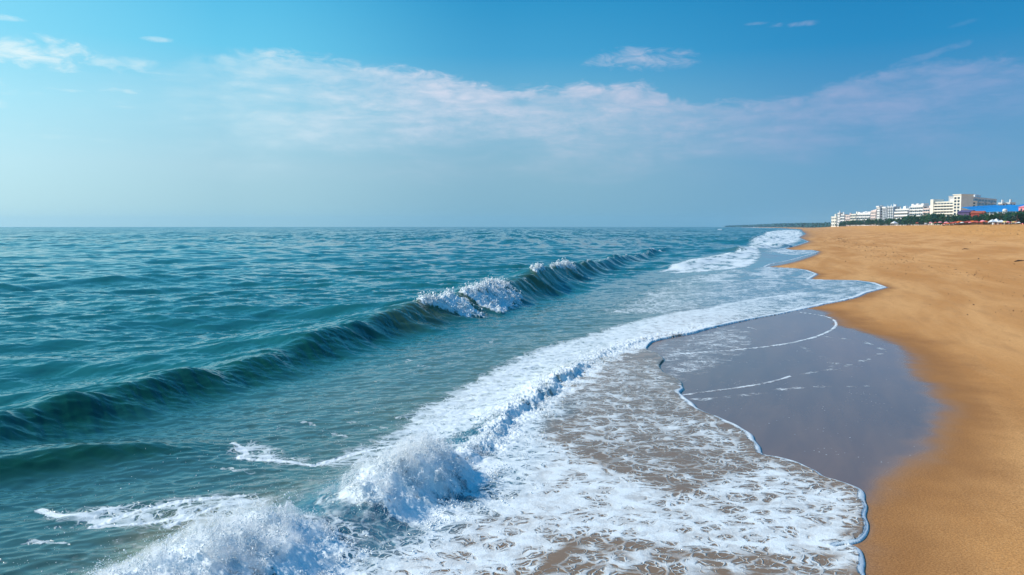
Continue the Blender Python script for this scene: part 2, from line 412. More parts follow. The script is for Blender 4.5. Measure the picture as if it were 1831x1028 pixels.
# ------------------------------------------------------------------ sea
HD = math.atan2(-0.95, 0.30)
TILES = [ocean(512, 211.0, 5, 24, math.atan2(-0.85, 0.5), 5, 0.115, 1), ocean(512, 47.0, 1.0, 7, HD, 4, 0.076, 2, 1.1), ocean(512, 8.3, 0.12, 1.6, HD, 4, 0.0165, 3, 1.1)]

def wave_a(s):                                   # base line of the green swell and its height
    tb = np.interp(s, [-20,0,8,20,25,30,35,40,55,75,95,128,170], [-13.5,-13.1,-12.7,-12.7,-13.3,-13.6,-13.2,-13.2,-14.5,-16.2,-18.0,-20.0,-22.0])
    H = np.interp(s, [-20,0,6,9,12,16,21,25,29,34,40,50,58,75,95,120,135,150], [0.08,0.08,0.12,0.32,0.55,0.62,0.64,0.76,0.92,1.0,1.1,1.12,1.05,0.8,0.62,0.45,0.25,0])
    return tb, H

def build_sea():
    rs = rows(6.2, 5300, [(6,0.85),(14,0.8),(22,0.55),(40,0.40),(100,0.33),(7000,0.33)])
    P, nr, na = grid(R(-37), R(36), 1480, rs)
    n = len(P); r = np.linalg.norm(P, axis=1)
    sd = sdist(P, WATER)
    s, t = st(P)
    z = np.zeros(n); foam = np.zeros(n)
    bz, m = beach_z(P)
    # --- how calm: chop dies out in the swash
    calm = sstep(-5.0, -9.0, t-np.interp(s, [0, 30, 60, 120, 400], [0, 0.5, -1, -3, -4]))
    inner = sstep(-14.0, -12.5, t)               # between the swell and the shore
    for tile, (f0, f1), k_in in zip(TILES, ((600,1800),(200,600),(50,130)), (0.25, 0.22, 0.75)):
        wgt = sstep(f1, f0, r)*calm*(1-(1-k_in)*inner)
        k = np.where(wgt > 0.002)[0]
        q = sample(tile, P[k, 0], P[k, 1])
        q = sample(tile, P[k, 0]-q[:, 1], P[k, 1]-q[:, 2])
        z[k] += q[:, 0]*wgt[k]
    glow_green = np.zeros(n)  # where light shining through steep faces is painted into the body colour
    # --- the long green swell
    tb, H = wave_a(s)
    k = np.where((t > tb-9) & (t < tb+3) & (H > 0.01))[0]
    sk, tk, tbk, Hk = s[k], t[k], tb[k], H[k]
    wob = 0.35*perlin(sk*0.25, sk*0+3.1, 11)+0.16*perlin(sk*0.9, sk*0+1.7, 12)
    Hk = Hk*(1+0.12*perlin(sk*0.45, sk*0+8.1, 13)+0.08*perlin(sk*0.13, sk*0+2.1, 14))
    wid = 0.78+0.42*np.clip(Hk-0.5, 0, 1)
    x = tk-tbk-wob+1.75*wid                       # from the crest, shoreward positive
    front = np.where(x > 0, np.exp(-(np.maximum(x, 0)/(1.02*wid))**1.75), 0)
    backp = np.exp(-(np.minimum(x, 0)/3.3)**2)*0.85+0.15*np.exp(-(np.minimum(x, 0)/1.0)**2)
    prof = np.where(x > 0, front, backp)
    trough = -0.07*np.exp(-((x-2.5*wid)/1.2)**2)
    rb = 1-0.5*sstep(30, 60, sk); rib = rb*perlin(sk*1.0+tk*0.9, tk*0.5, 21)*0.045+perlin(sk*3.6+tk*2.6, tk*0.7, 22)*0.022+perlin(sk*8.0+tk*5.0, tk*1.2, 23)*0.009
    face = np.where(x > -0.5, np.exp(-((x-0.6)/0.9)**2), 0)
    z[k] += Hk*(prof+trough)+rib*face*np.minimum(1, Hk/0.5)
    glow_green[k] = np.exp(-((x-0.55)/0.85)**2)*np.minimum(1, Hk/0.45)
    # whitewater tumbling down its face
    wh = np.zeros(len(k))
    low = np.full(len(k), -0.5)
    for s0, s1, pw, l0, l1 in ((30.7, 32.9, 1.0, 0.3, 1.7), (34.1, 39.3, 1.0, 1.8, 1.2), (46.5, 49.5, 0.6, 0.1, 0.3), (52.5, 57.0, 0.8, 0.1, 0.5), (84, 92, 0.4, 0.1, 0.2), (108, 126, 0.9, 0.2, 0.4)):
        wd = 0.25+0.010*s0; w1 = pw*sstep(s0-wd*0.6, s0+wd*0.4, sk)*sstep(s1+wd*0.6, s1-wd*0.4, sk)
        wh = np.maximum(wh, w1); low = np.where(w1 > 0.01, l0+(l1-l0)*np.clip((sk-s0)/(s1-s0), 0, 1), low)
    ragged = 0.6*perlin(sk*1.3, tk*1.3, 31)+0.5*perlin(sk*3.5, tk*3.5, 32)
    mask = np.minimum(1, wh*1.3)*sstep(-0.45, 0.0, x+0.3*ragged)*sstep(low+0.35, low-0.15, x+0.55*ragged)*sstep(-0.5, 0.0, wh-0.45+0.6*ragged)
    z[k] += mask*(0.20*(fbm(sk*2.6, tk*2.6, 5, 33, 0.66, True)+0.25)+0.10*np.exp(-((x-0.9)/0.8)**2))*np.minimum(1, 0.25+Hk)
    foam[k] = np.maximum(foam[k], mask*(0.85+0.7*perlin(sk*2.2, tk*2.2, 36)))
    crest = np.exp(-((x+0.02)/0.10)**2)*sstep(0.1, 0.5, perlin(sk*0.8, sk*0, 35)+0.35*sstep(40, 60, sk))*sstep(26, 34, sk)
    foam[k] = np.maximum(foam[k], crest*0.55)
    # a low second swell left of frame, nearer
    k = np.where((s < 15) & (t > -16) & (t < -8))[0]
    cl = np.interp(s[k], [4, 7, 8, 9, 9.96, 10.67, 12, 14], [-14.2, -13.1, -12.6, -11.95, -11.26, -10.64, -9.9, -9.0])+0.12*perlin(s[k]*0.8, s[k]*0, 15)
    x = (t[k]-cl)*0.79; hh = 0.30*sstep(12.6, 9.8, s[k])
    z[k] += hh*np.where(x > 0, np.exp(-(x/0.50)**1.8), np.exp(-(x/1.1)**2))+0.02*perlin(s[k]*2.4+t[k]*2, t[k]*0.6, 24)*np.exp(-((x-0.3)/0.5)**2)*hh/0.3
    glow_green[k] = np.maximum(glow_green[k], hh/0.30*np.exp(-((x-0.25)/0.45)**2))
    # --- far breakers along the shore
    for px, H0, wdt in (([(1320,449),(1345,444),(1372,440),(1395,441)], 0.7, 2.6), ([(1335,433),(1352,428),(1372,428),(1385,427)], 0.9, 4.0), ([(1370,419),(1392,416),(1410,416),(1420,417)], 0.9, 7.0),
                        ([(1215,478),(1260,466),(1300,458),(1335,452)], 0.35, 1.6), ([(1280,410),(1340,409),(1385,412)], 0.8, 10.0)):
        L = spline(ground(*np.array(px, float).T), 4)
        lo, hi = L.min(0)-wdt*4, L.max(0)+wdt*4
        k = np.where((P[:, 0] > lo[0]) & (P[:, 0] < hi[0]) & (P[:, 1] > lo[1]) & (P[:, 1] < hi[1]))[0]
        if len(k) == 0: continue
        dd = seg_dist(P[k], L); z[k] += H0*np.exp(-(dd/wdt)**2)*(0.8+0.5*perlin(P[k, 0]*0.35, P[k, 1]*0.12, 41)); glow_green[k] = np.maximum(glow_green[k], 0.5*np.exp(-(dd/wdt)**2))
    # --- the shore break: mounds of spray nearby, a low bore farther on
    tB = np.interp(s, [-5,4,6,7.5,8.2,9.2,10.2,11.1,12,12.7,14,17,21.6,25,28,31], [-6.0,-5.5,-5.3,-5.2,-5.05,-5.0,-4.8,-4.65,-4.9,-5.1,-5.45,-5.58,-5.84,-5.6,-5.2,-3.9])
    HB = np.interp(s, [-5,4,6,7.4,8.0,8.5,9.0,9.5,10.2,11.1,11.8,12.4,13.2,15,18,21.0,22.2,25,30,34], [0.36,0.38,0.40,0.44,0.42,0.24,0.16,0.36,0.50,0.56,0.28,0.13,0.11,0.14,0.17,0.17,0.10,0.07,0.04,0.0])
    WB = np.interp(s, [-5,6,7.4,8.2,9.2,10.2,11.1,12,12.7,14,22,34], [0.9,0.95,1.25,1.15,0.80,0.85,0.70,0.35,0.25,0.20,0.16,0.15])
    k = np.where((t > tB-4.5) & (t < tB+1.6) & (HB > 0.003))[0]
    sk, tk, Hk, wd = s[k], t[k], HB[k], WB[k]
    bore = sstep(12.2, 13.5, sk); tbk = tB[k]+0.22*perlin(sk*0.8, sk*0+4.4, 51)+0.12*perlin(sk*2.7, sk*0+2.4, 52)+bore*(0.14*perlin(sk*2.2, tk*2.2, 58)+0.09*perlin(sk*6, tk*6, 59))
    Hk = Hk*(1-bore*0.75*sstep(-0.15, 0.45, perlin(sk*0.55, sk*0+7.7, 60)))
    x = tk-tbk                                    # 0 at the toe of the broken front
    prof = np.where(x < -wd, np.exp(-((x+wd)/(0.50+0.7*Hk))**2), sstep(0.10, -1.0, x/wd*1.0)**0.75)
    lum = fbm(sk*2.1, tk*1.2, 5, 53, 0.58); lum2 = fbm(sk*9, tk*9, 3, 54, 0.6, True)
    inb = np.exp(-((x+wd*0.8)/(0.7*wd+0.35))**2)
    z[k] += Hk*prof+inb*(0.55*Hk*lum+bore*0.05*lum2+0.018*lum2*np.minimum(1, Hk*3))
    curl = np.exp(-((sk-8.95)/0.50)**2)           # glassy gap between the two mounds
    fb = sstep(-wd*1.5-0.30, -wd*1.1, x+0.35*perlin(sk*2.2, tk*2.2, 55))*sstep(0.9, 0.2, x+0.4*perlin(sk*1.5, tk*1.5, 57))
    fb = np.maximum(fb*(np.where(bore > 0.5, 0.80, 0.66)+0.42*sstep(-0.5*wd, -1.1*wd, x)+0.65*perlin(sk*1.5, tk*0.8, 56)+0.3*perlin(sk*4.5, tk*2.0, 99))*(1-0.85*curl), 0)
    foam[k] = np.maximum(foam[k], fb)
    # --- foam patches
    def patch(px, dens, fe, n=3):
        nonlocal foam
        foam = np.maximum(foam, dens*region(P, px, fe, n))
    patch([(560,1060),(640,1010),(820,905),(880,850),(860,800),(900,740),(960,722),(1010,690),(1010,730),(980,770),(1080,830),(1240,880),(1420,900),(1520,960),(1530,1000),(1180,985),(1060,960),(960,1010),(900,1100)], 0.52, 0.50)
    patch([(960,735),(1040,665),(1160,640),(1190,668),(1215,705),(1250,735),(1340,775),(1360,815),(1430,832),(1500,862),(1548,885),(1550,960),(1545,1020),(1400,1080),(1000,1080),(1010,980),(1200,990),(1420,960),(1200,870),(1020,790)], 0.28, 0.30)
    patch([(1360,830),(1430,845),(1520,880),(1540,930),(1500,965),(1400,950),(1260,930),(1240,880),(1280,850)], 0.44, 0.40)
    foam = foam*(1-0.82*region(P, [(880,1120),(985,1010),(1050,962),(1150,975),(1260,1000),(1300,1030),(1380,1120)], 0.16))
    foam = np.maximum(foam, 0.27*region(P, [(880,1120),(985,1010),(1050,962),(1150,975),(1260,1000),(1300,1030),(1380,1120)], 0.16))
    patch([(735,745),(830,690),(900,655),(970,625),(1060,596),(1130,575),(1240,553),(1330,556),(1262,588),(1166,606),(1155,622),(1035,652),(960,712),(880,760),(800,790),(700,800)], 0.68, 0.45)
    patch([(1262,586),(1240,556),(1330,535),(1450,522),(1560,508),(1586,514),(1545,530),(1440,552),(1350,569)], 0.45, 0.5)
    patch([(1080,560),(1180,510),(1300,498),(1480,500),(1560,506),(1450,524),(1300,545),(1200,562)], 0.36, 1.2)
    patch([(1180,486),(1215,474),(1260,462),(1310,452),(1345,444),(1358,450),(1352,466),(1330,477),(1270,484),(1210,488)], 0.95, 0.6)
    patch([(1330,478),(1400,478),(1460,489),(1448,499),(1300,500),(1180,505),(1200,500)], 0.45, 1.0)
    patch([(1370,442),(1400,444),(1440,446),(1466,450),(1420,456),(1370,450)], 0.6, 2)
    patch([(1342,438),(1350,428),(1370,418),(1395,413),(1425,412),(1436,420),(1425,432),(1400,440),(1370,446),(1348,446)], 1.0, 1.5)
    patch([(1362,416),(1400,411),(1428,411),(1432,418),(1400,419)], 0.8, 6)
    patch([(1284,411.2),(1290,411.2),(1290,409.6),(1284,409.6)], 0.9, 4, 1)
    patch([(1330,407.5),(1420,408),(1425,406.8),(1340,406.2)], 0.6, 20, 1)
    patch([(405,800),(470,795),(560,830),(640,800),(740,760),(800,770),(700,830),(560,838),(430,828)], 0.36, 0.3)
    patch([(60,918),(130,918),(300,903),(430,890),(500,900),(430,930),(300,945),(170,948),(100,932)], 0.38, 0.25)
    foam = np.maximum(foam, 0.75*line(P, [(1180,504),(1270,502),(1370,500),(1480,501)], 0.5))
    foam = np.maximum(foam, 0.7*line(P, [(1220,572),(1300,545),(1400,528),(1500,518)], 0.35))
    for px, w in (([(70,918),(110,928),(168,930)],0.035),([(170,945),(240,922),(330,906),(430,893)],0.05),([(165,948),(260,938),(350,925)],0.05),([(415,798),(440,812),(430,826),(500,828),(560,836)],0.04),([(560,836),(640,812),(740,790)],0.05),([(300,945),(380,915),(430,905)],0.04)):
        foam = np.maximum(foam, 0.95*line(P, px, w*1.5))
    ff = sstep(25, 70, r)
    foam *= 1-ff*np.clip(0.30+1.5*fbm(s*0.16, t*0.55, 3, 65, 0.65), 0, 0.9)
    # scattered flecks between swell and shore
    k = np.where((t > -11.3) & (t < -5) & (s < 60))[0]
    fl = sstep(0.42, 0.62, perlin(s[k]*3.1, t[k]*1.6, 61)+0.3*perlin(s[k]*9, t[k]*6, 62))*sstep(-0.1, 0.35, perlin(s[k]*0.4, t[k]*0.4, 63))
    foam[k] = np.maximum(foam[k], 0.26*fl)
    # white lip of the swash
    soft = sstep(19.4, 20.8, s)*sstep(31, 29, s)
    wl = np.clip(0.0050*r*(1+0.7*perlin(s*1.3, t*1.3, 73)), 0.03, 0.26)
    lip = np.exp(-((sd+wl*0.6)/(wl*0.75))**2)
    foam = np.maximum(foam, np.where(sd < 0.2, lip*(1.0+0.35*perlin(s*2.5, t*2.5, 74))*(1-0.45*sstep(30, 90, r))*(1-0.85*soft), 0)*sstep(900, 200, r))
    k = np.where((foam > 0.45) & (r < 70) & (t > -9) & (t < 1))[0]
    z[k] += 0.030*sstep(0.45, 0.95, foam[k])*(fbm(s[k]*4.5, t[k]*4.5, 3, 72, 0.6, True)+0.1)*sstep(-4.2, -5.6, t[k])
    # --- sheet thickness at the water's edge, and the bed under it
    film = (0.042-0.030*soft)*np.sqrt(np.clip(-sd/0.07, 0, 1))-0.016*(1-soft)*sstep(0.05, 0.5, -sd)
    swz = np.maximum(bz, -0.02)+film+0.010*np.where(sd < -0.1, fbm(s*1.7, t*1.7, 2, 71), 0)*sstep(60, 20, r)
    w_sw = sstep(-6.5, -4.5, t)
    z = np.maximum(z, -0.6)
    zz = z*(1-w_sw)+np.where(w_sw > 0, (z+swz)*w_sw, 0)+0.0
    zz = np.where(sd > -0.0, np.minimum(zz, bz-0.05), zz)
    # --- colour of the water, with light through the wave faces painted in
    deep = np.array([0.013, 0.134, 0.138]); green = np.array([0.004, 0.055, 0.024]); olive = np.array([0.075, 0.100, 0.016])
    turb = np.array([0.090, 0.182, 0.165]); sandy = np.array([0.200, 0.200, 0.115]); brown = np.array([0.245, 0.148, 0.072]); pale = np.array([0.10, 0.19, 0.23])
    b = np.tile(deep, (n, 1)); aqua = np.array([0.020, 0.155, 0.230])
    def blend(w, c):
        nonlocal b
        b = b*(1-w[:, None])+np.asarray(c)*w[:, None]
    blend(sstep(-13.5, -10.0, t)*sstep(260, 120, s), turb)
    blend(sstep(17, 10, s+0.6*perlin(s*0.5, t*0.5, 83))*sstep(-13.5, -12, t)*0.8, np.array([0.016, 0.098, 0.108]))
    blend(sstep(-10.5, -6.5, t+0.8*perlin(s*0.35, t*0.35, 81))*(0.35+0.2*sstep(12, 18, s))*sstep(70, 35, s), np.array([0.165, 0.205, 0.135]))
    blend(glow_green*0.9, green)  # transmitted light painted as body colour: green here, olive below
    blend(glow_green*sstep(24, 30, s)*sstep(75, 50, s)*0.8, olive)
    blend(region(P, [(200,1028),(260,940),(420,900),(520,880),(640,830),(760,760),(830,700),(900,665),(860,760),(700,900),(400,1060)], 0.5)*0.75, sandy)
    blend(sstep(-6.4, -5.0, t)*sstep(48, 30, s), brown)
    blend(sstep(-7.5, -6.2, t)*sstep(1.0, 0.0, t-tB-0.3+0.5*perlin(s*0.8, t*0.8, 82))*sstep(20, 14, s)*0.85, aqua)
    blend(sstep(-8, -3, t)*sstep(30, 48, s)*sstep(300, 150, s), pale)
    far = sstep(40, 300, r)*0.9
    ripple = (0.35+0.65*calm*(1-0.55*inner))*sstep(400, 60, r)*(1-0.75*sstep(-5.5, -4.2, t))
    keep = sd < np.maximum(0.5, 0.004*r)
    print('mound', zz[(s>6)&(s<14)&(t>-8)&(t<-4)].max())
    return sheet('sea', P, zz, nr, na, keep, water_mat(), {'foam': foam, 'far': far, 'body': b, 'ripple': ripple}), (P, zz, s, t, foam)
sea, SEA = build_sea()

# ------------------------------------------------------------------ beach
def build_beach():
    rs = rows(5.5, 5200, [(5,1.3),(20,1.0),(60,0.7),(5200,0.5)])
    P, nr, na = grid(R(-12), R(46), 1100, rs)
    r = np.linalg.norm(P, axis=1); sd = sdist(P, WATER); s, t = st(P)
    z, m = beach_z(P)
    wr = sdist(P, spline(ground(*np.array(WET_PX, float).T), 5))
    wob = 0.25*perlin(P[:, 0]*0.6, P[:, 1]*0.6, 5)+0.12*perlin(P[:, 0]*2, P[:, 1]*2, 6)
    wet = sstep(0.60, -0.55, wr+wob)
    wet = np.maximum(wet, region(P, [(1340,480),(1385,476),(1432,466),(1466,451),(1420,446),(1340,452)], 0.8))
    wet = np.maximum(wet, region(P, [(1395,446),(1425,440),(1447,432),(1430,426),(1390,432)], 2.5))
    wet = np.maximum(wet, region(P, [(1410,428),(1438,424),(1442,418),(1434,412),(1400,412)], 6))
    wet = np.maximum(wet, sstep(0.1+0.004*r, -0.1, sd)*0.9)
    damp = sstep(2.2, 0.1, np.minimum(wr+wob*2, sd*1.6+0.3+wob*2))
    foam = np.zeros(len(P))
    for px, w, d0 in (([(1216,704),(1250,699),(1300,693),(1350,686),(1385,679),(1412,671)],0.040,0.95),([(1432,558),(1465,563),(1486,569),(1495,578),(1488,588),(1465,599),(1440,606),(1400,614),(1340,621),(1270,626),(1200,630)],0.052,0.85),
                      ([(1100,728),(1160,716),(1216,704)],0.05,0.9),([(1280,584),(1330,583),(1352,587)],0.05,0.5),([(1180,636),(1230,629),(1300,624)],0.08,.5)):
        foam = np.maximum(foam, d0*line(P, px, w)*(0.85+0.55*perlin(P[:, 0]*1.4, P[:, 1]*1.4, 97)))
    for px, w, d0 in (([(1412,671),(1455,664),(1500,655),(1540,645),(1575,632)],0.10,0.30),([(1470,600),(1510,605),(1550,612),(1585,628)],0.12,0.28),([(1225,712),(1320,705),(1440,690),(1560,688)],0.16,0.20),([(1420,612),(1480,640),(1500,660)],0.2,0.18)):
        foam = np.maximum(foam, d0*line(P, px, w)*np.clip(0.7+1.2*perlin(P[:, 0]*2.5, P[:, 1]*2.5, 98), 0, 1.3))
    tr = region(P, [(1180,640),(1270,630),(1340,640),(1380,680),(1220,700),(1190,668)], 0.5)
    foam = np.maximum(foam, 0.06*tr*wet)
    foam = np.maximum(foam, 0.25*region(P, [(1170,650),(1175,625),(1215,600),(1300,582),(1345,596),(1320,626),(1250,660),(1200,680)], 0.9))
    ridge = np.clip(foam-0.25, 0, 1)*0.022
    back = sstep(22, 40, m)
    k = m > 4
    zl = np.zeros(len(P))
    zl[k] = 0.035*fbm(t[k]*0.5, s[k]*0.12, 3, 91)*sstep(4, 14, m[k])
    k = (m > 20) & (r < 500)
    zl[k] += 0.17*fbm(P[k, 0]*0.7, P[k, 1]*0.7, 4, 93, 0.62)*back[k]
    fa = sstep(150, 40, r)
    z = z+zl+ridge+0.006*perlin(P[:, 0]*1.3, P[:, 1]*1.3, 95)*fa*(1-wet)
    keep = sd > -np.maximum(1.2, 0.012*r)
    return sheet('beach', P, z, nr, na, keep, sand_mat(), {'wet': wet, 'damp': damp*(1-wet), 'foam': foam, 'back': back})
build_beach()

# ------------------------------------------------------------------ spray thrown up by the breaking water (uncountable: stuff)
def plain(name, col, rough=0.7, var=0.0, scale=1.0, spec=0.3):
    m = bpy.data.materials.new(name); m.use_nodes = True; t = NT(m.node_tree)
    b = [n for n in t.n if n.type == 'BSDF_PRINCIPLED'][0]
    b.inputs['Roughness'].default_value = rough; b.inputs['Specular IOR Level'].default_value = spec
    if var:
        P = t.new('ShaderNodeTexCoord').outputs['Object']
        n = t.noise(P, scale, 4, 0.6)
        t.l.new(t.mix(t.mr(n, 0.3, 0.7), tuple(c*(1-var) for c in col)+(1,), tuple(min(1, c*(1+var)) for c in col)+(1,)), b.inputs['Base Color'])
    else: b.inputs['Base Color'].default_value = tuple(col)+(1,)
    return m
M_SPRAY = plain('spray_white', (0.88, 0.91, 0.92), 0.5, 0.05, 3.0)
def droplets(name, pos, size, mat):
    n = len(pos)
    base = np.array([(1,0,0),(-1,0,0),(0,1,0),(0,-1,0),(0,0,1),(0,0,-1)], np.float32)
    tri = np.array([(0,2,4),(2,1,4),(1,3,4),(3,0,4),(2,0,5),(1,2,5),(3,1,5),(0,3,5)], np.int32)
    rng = np.random.default_rng(5)
    sc = size[:, None]*rng.uniform(0.7, 1.3, (n, 3))
    co = (pos[:, None, :]+base[None]*sc[:, None, :]).reshape(-1, 3).astype(np.float32)
    f = (tri[None]+6*np.arange(n, dtype=np.int32)[:, None, None]).reshape(-1)
    me = bpy.data.meshes.new(name)
    me.vertices.add(len(co)); me.vertices.foreach_set('co', co.ravel())
    me.loops.add(len(f)); me.loops.foreach_set('vertex_index', f)
    me.polygons.add(len(f)//3); me.polygons.foreach_set('loop_start', np.arange(0, len(f), 3, dtype=np.int32))
    me.polygons.foreach_set('use_smooth', np.ones(len(f)//3, bool))
    me.update(calc_edges=True); me.materials.append(mat)
    o = bpy.data.objects.new(name, me); COL.objects.link(o); o['kind'] = 'stuff'; return o
def build_spray():
    P, z, s, t, foam = SEA
    rng = np.random.default_rng(9)
    pos, siz = [], []
    TV3 = np.array([TV[0], TV[1], 0]); SV3 = np.array([SV[0], SV[1], 0]); UP = np.array([0, 0, 1.0])
    def pick(mask, n, w):
        k = np.where(mask)[0]; p = w[k]/w[k].sum(); return rng.choice(k, n, p=p)
    r = np.hypot(P[:, 0], P[:, 1])
    area = r*r*r                                   # points are crowded nearby: weight by the ground they stand for
    mound = (s > 4) & (s < 13.6) & (t > -8) & (t < -4.4) & (z > 0.12) & (foam > 0.2)
    clump = np.clip(perlin(s*2.3, t*2.3, 101)+0.5*perlin(s*6, t*6, 102)+0.15, 0.02, 2)
    w = area*np.clip(z, 0, 1)**1.3*clump
    # fine spray hugging the mounds
    k = pick(mound, 30000, w)
    h = rng.exponential(0.055, len(k))*(0.4+z[k])
    pos.append(np.stack([P[k, 0], P[k, 1], z[k]], 1)+UP*h[:, None]+rng.normal(0, 0.03, (len(k), 3))); siz.append(np.clip(rng.lognormal(-5.95, 0.65, len(k)), 0.0012, 0.014))
    # strings of drops flung forward and up
    k = pick(mound & (z > 0.25), 700, area*np.clip(z-0.2, 0, 1)**1.2)
    for i in k:
        v = TV3*rng.uniform(-0.1, 1.1)+SV3*rng.normal(0, 0.45)+UP*rng.uniform(0.6, 2.3)
        n = rng.integers(20, 110); tt = np.sort(rng.uniform(0, rng.uniform(0.15, 0.42), n))[:, None]
        q = np.array([P[i, 0], P[i, 1], z[i]])+v*tt-UP*4.9*tt**2+rng.normal(0, 1, (n, 3))*(0.006+0.05*tt)
        pos.append(q); siz.append(np.clip(rng.lognormal(-5.3, 0.5, n), 0.002, 0.016)*(1-0.5*tt[:, 0]/0.45))
    # lumps of froth tossed onto the sheet before the mounds and onto the low bore
    fr = (s > 4) & (s < 26) & (z < 0.35) & (t > -7.2) & (t < -3.6) & (foam > 0.3)
    k = pick(fr, 16000, area*np.clip(clump, 0, 1)**2*np.exp(-((t+5.2)/0.8)**2))
    pos.append(np.stack([P[k, 0], P[k, 1], z[k]+np.abs(rng.normal(0, 0.025, len(k)))], 1)); siz.append(np.clip(rng.lognormal(-5.0, 0.5, len(k)), 0.003, 0.02))
    # drops raining on the water behind
    bk = (s > 3) & (s < 16) & (t > -10.5) & (t < -5.8)
    k = pick(bk, 3500, area*np.exp((t+5.8)/1.4)*np.clip(clump, 0, 1))
    pos.append(np.stack([P[k, 0], P[k, 1], np.maximum(z[k], 0)+np.abs(rng.normal(0, 0.06, len(k)))], 1)); siz.append(np.clip(rng.lognormal(-5.4, 0.4, len(k)), 0.003, 0.011))
    # whitewater on the green swell
    ww = (s > 27) & (s < 60) & (t > -17) & (t < -11.5) & (foam > 0.45)
    k = pick(ww, 9000, area*np.clip(clump, 0, 1)**1.5*np.clip(z, 0.1, 1.3))
    h = rng.exponential(0.05, len(k))
    pos.append(np.stack([P[k, 0], P[k, 1], z[k]+h], 1)+rng.normal(0, 0.05, (len(k), 3))); siz.append(np.clip(rng.lognormal(-4.0, 0.5, len(k)), 0.006, 0.05))
    pos = np.concatenate(pos); siz = np.concatenate(siz)
    ok = (pos[:, 2] > 0.02) & (np.hypot(pos[:, 0], pos[:, 1]) > 5)
    droplets('sea_spray', pos[ok], siz[ok], M_SPRAY)
build_spray()

def build_mist():
    """thin drifting mist over the two splashes: one closed hull following the broken water"""
    P, z, s, t, foam = SEA
    k = (s > 4.6) & (s < 13.4) & (t > -8.2) & (t < -3.6)
    ds = 0.07; s0, t0 = 4.6, -8.2; ns, nt = int(8.8/ds)+1, int(4.6/ds)+1
    G = np.full((ns, nt), -1.0); i = ((s[k]-s0)/ds).astype(int); j = ((t[k]-t0)/ds).astype(int)
    np.maximum.at(G, (i, j), z[k]); G = np.where(G < -0.5, 0.0, G)
    for _ in range(3):
        Q = np.pad(G, 1, mode='edge'); G = (Q[:-2, 1:-1]+Q[2:, 1:-1]+Q[1:-1, :-2]+Q[1:-1, 2:]+2*G)/6
    S, T = np.meshgrid(s0+ds*(np.arange(ns)+0.5), t0+ds*(np.arange(nt)+0.5), indexing='ij')
    hgt = np.clip(G*1.5-0.22, 0, 0.6)*(0.45+0.9*np.clip(fbm(S*1.6, T*1.6, 4, 111, 0.6)+0.25, 0, 1))*0.55
    win = sstep(4.7, 5.4, S)*sstep(13.3, 12.6, S)*sstep(-8.1, -7.3, T)*sstep(-3.7, -4.3, T); hgt *= win
    top = G+hgt+0.004; bot = G-0.02
    xy = S[..., None]*SV+T[..., None]*TV
    V = np.concatenate([np.concatenate([xy, top[..., None]], -1).reshape(-1, 3), np.concatenate([xy, bot[..., None]], -1).reshape(-1, 3)])
    idx = np.arange(ns*nt).reshape(ns, nt); N = ns*nt
    q = np.stack([idx[:-1, :-1], idx[1:, :-1], idx[1:, 1:], idx[:-1, 1:]], -1).reshape(-1, 4)
    ring = np.concatenate([idx[:, 0], idx[-1, 1:], idx[-2::-1, -1], idx[0, -2:0:-1]]); nx = np.roll(ring, -1)
    F_ = np.concatenate([q[:, ::-1], q+N, np.stack([ring, nx, nx+N, ring+N], -1)])
    me = bpy.data.meshes.new('spray_mist'); me.from_pydata(V.tolist(), [], F_.tolist()); me.update()
    m = bpy.data.materials.new('mist'); m.use_nodes = True; tt = NT(m.node_tree); tt.n.clear()
    out = tt.new('ShaderNodeOutputMaterial'); v = tt.new('ShaderNodeVolumePrincipled')
    v.inputs['Color'].default_value = (0.99, 0.995, 1.0, 1); v.inputs['Anisotropy'].default_value = 0.1
    Pc = tt.new('ShaderNodeTexCoord').outputs['Object']
    n = tt.noise(Pc, 4.6, 6, 0.68, 0.6)
    tt.l.new(tt.mr(n, 0.47, 0.70, 0.05, 8.0), v.inputs['Density']); tt.l.new(v.outputs[0], out.inputs['Volume'])
    me.materials.append(m); o = bpy.data.objects.new('spray_mist', me); COL.objects.link(o); o['kind'] = 'stuff'
build_mist()

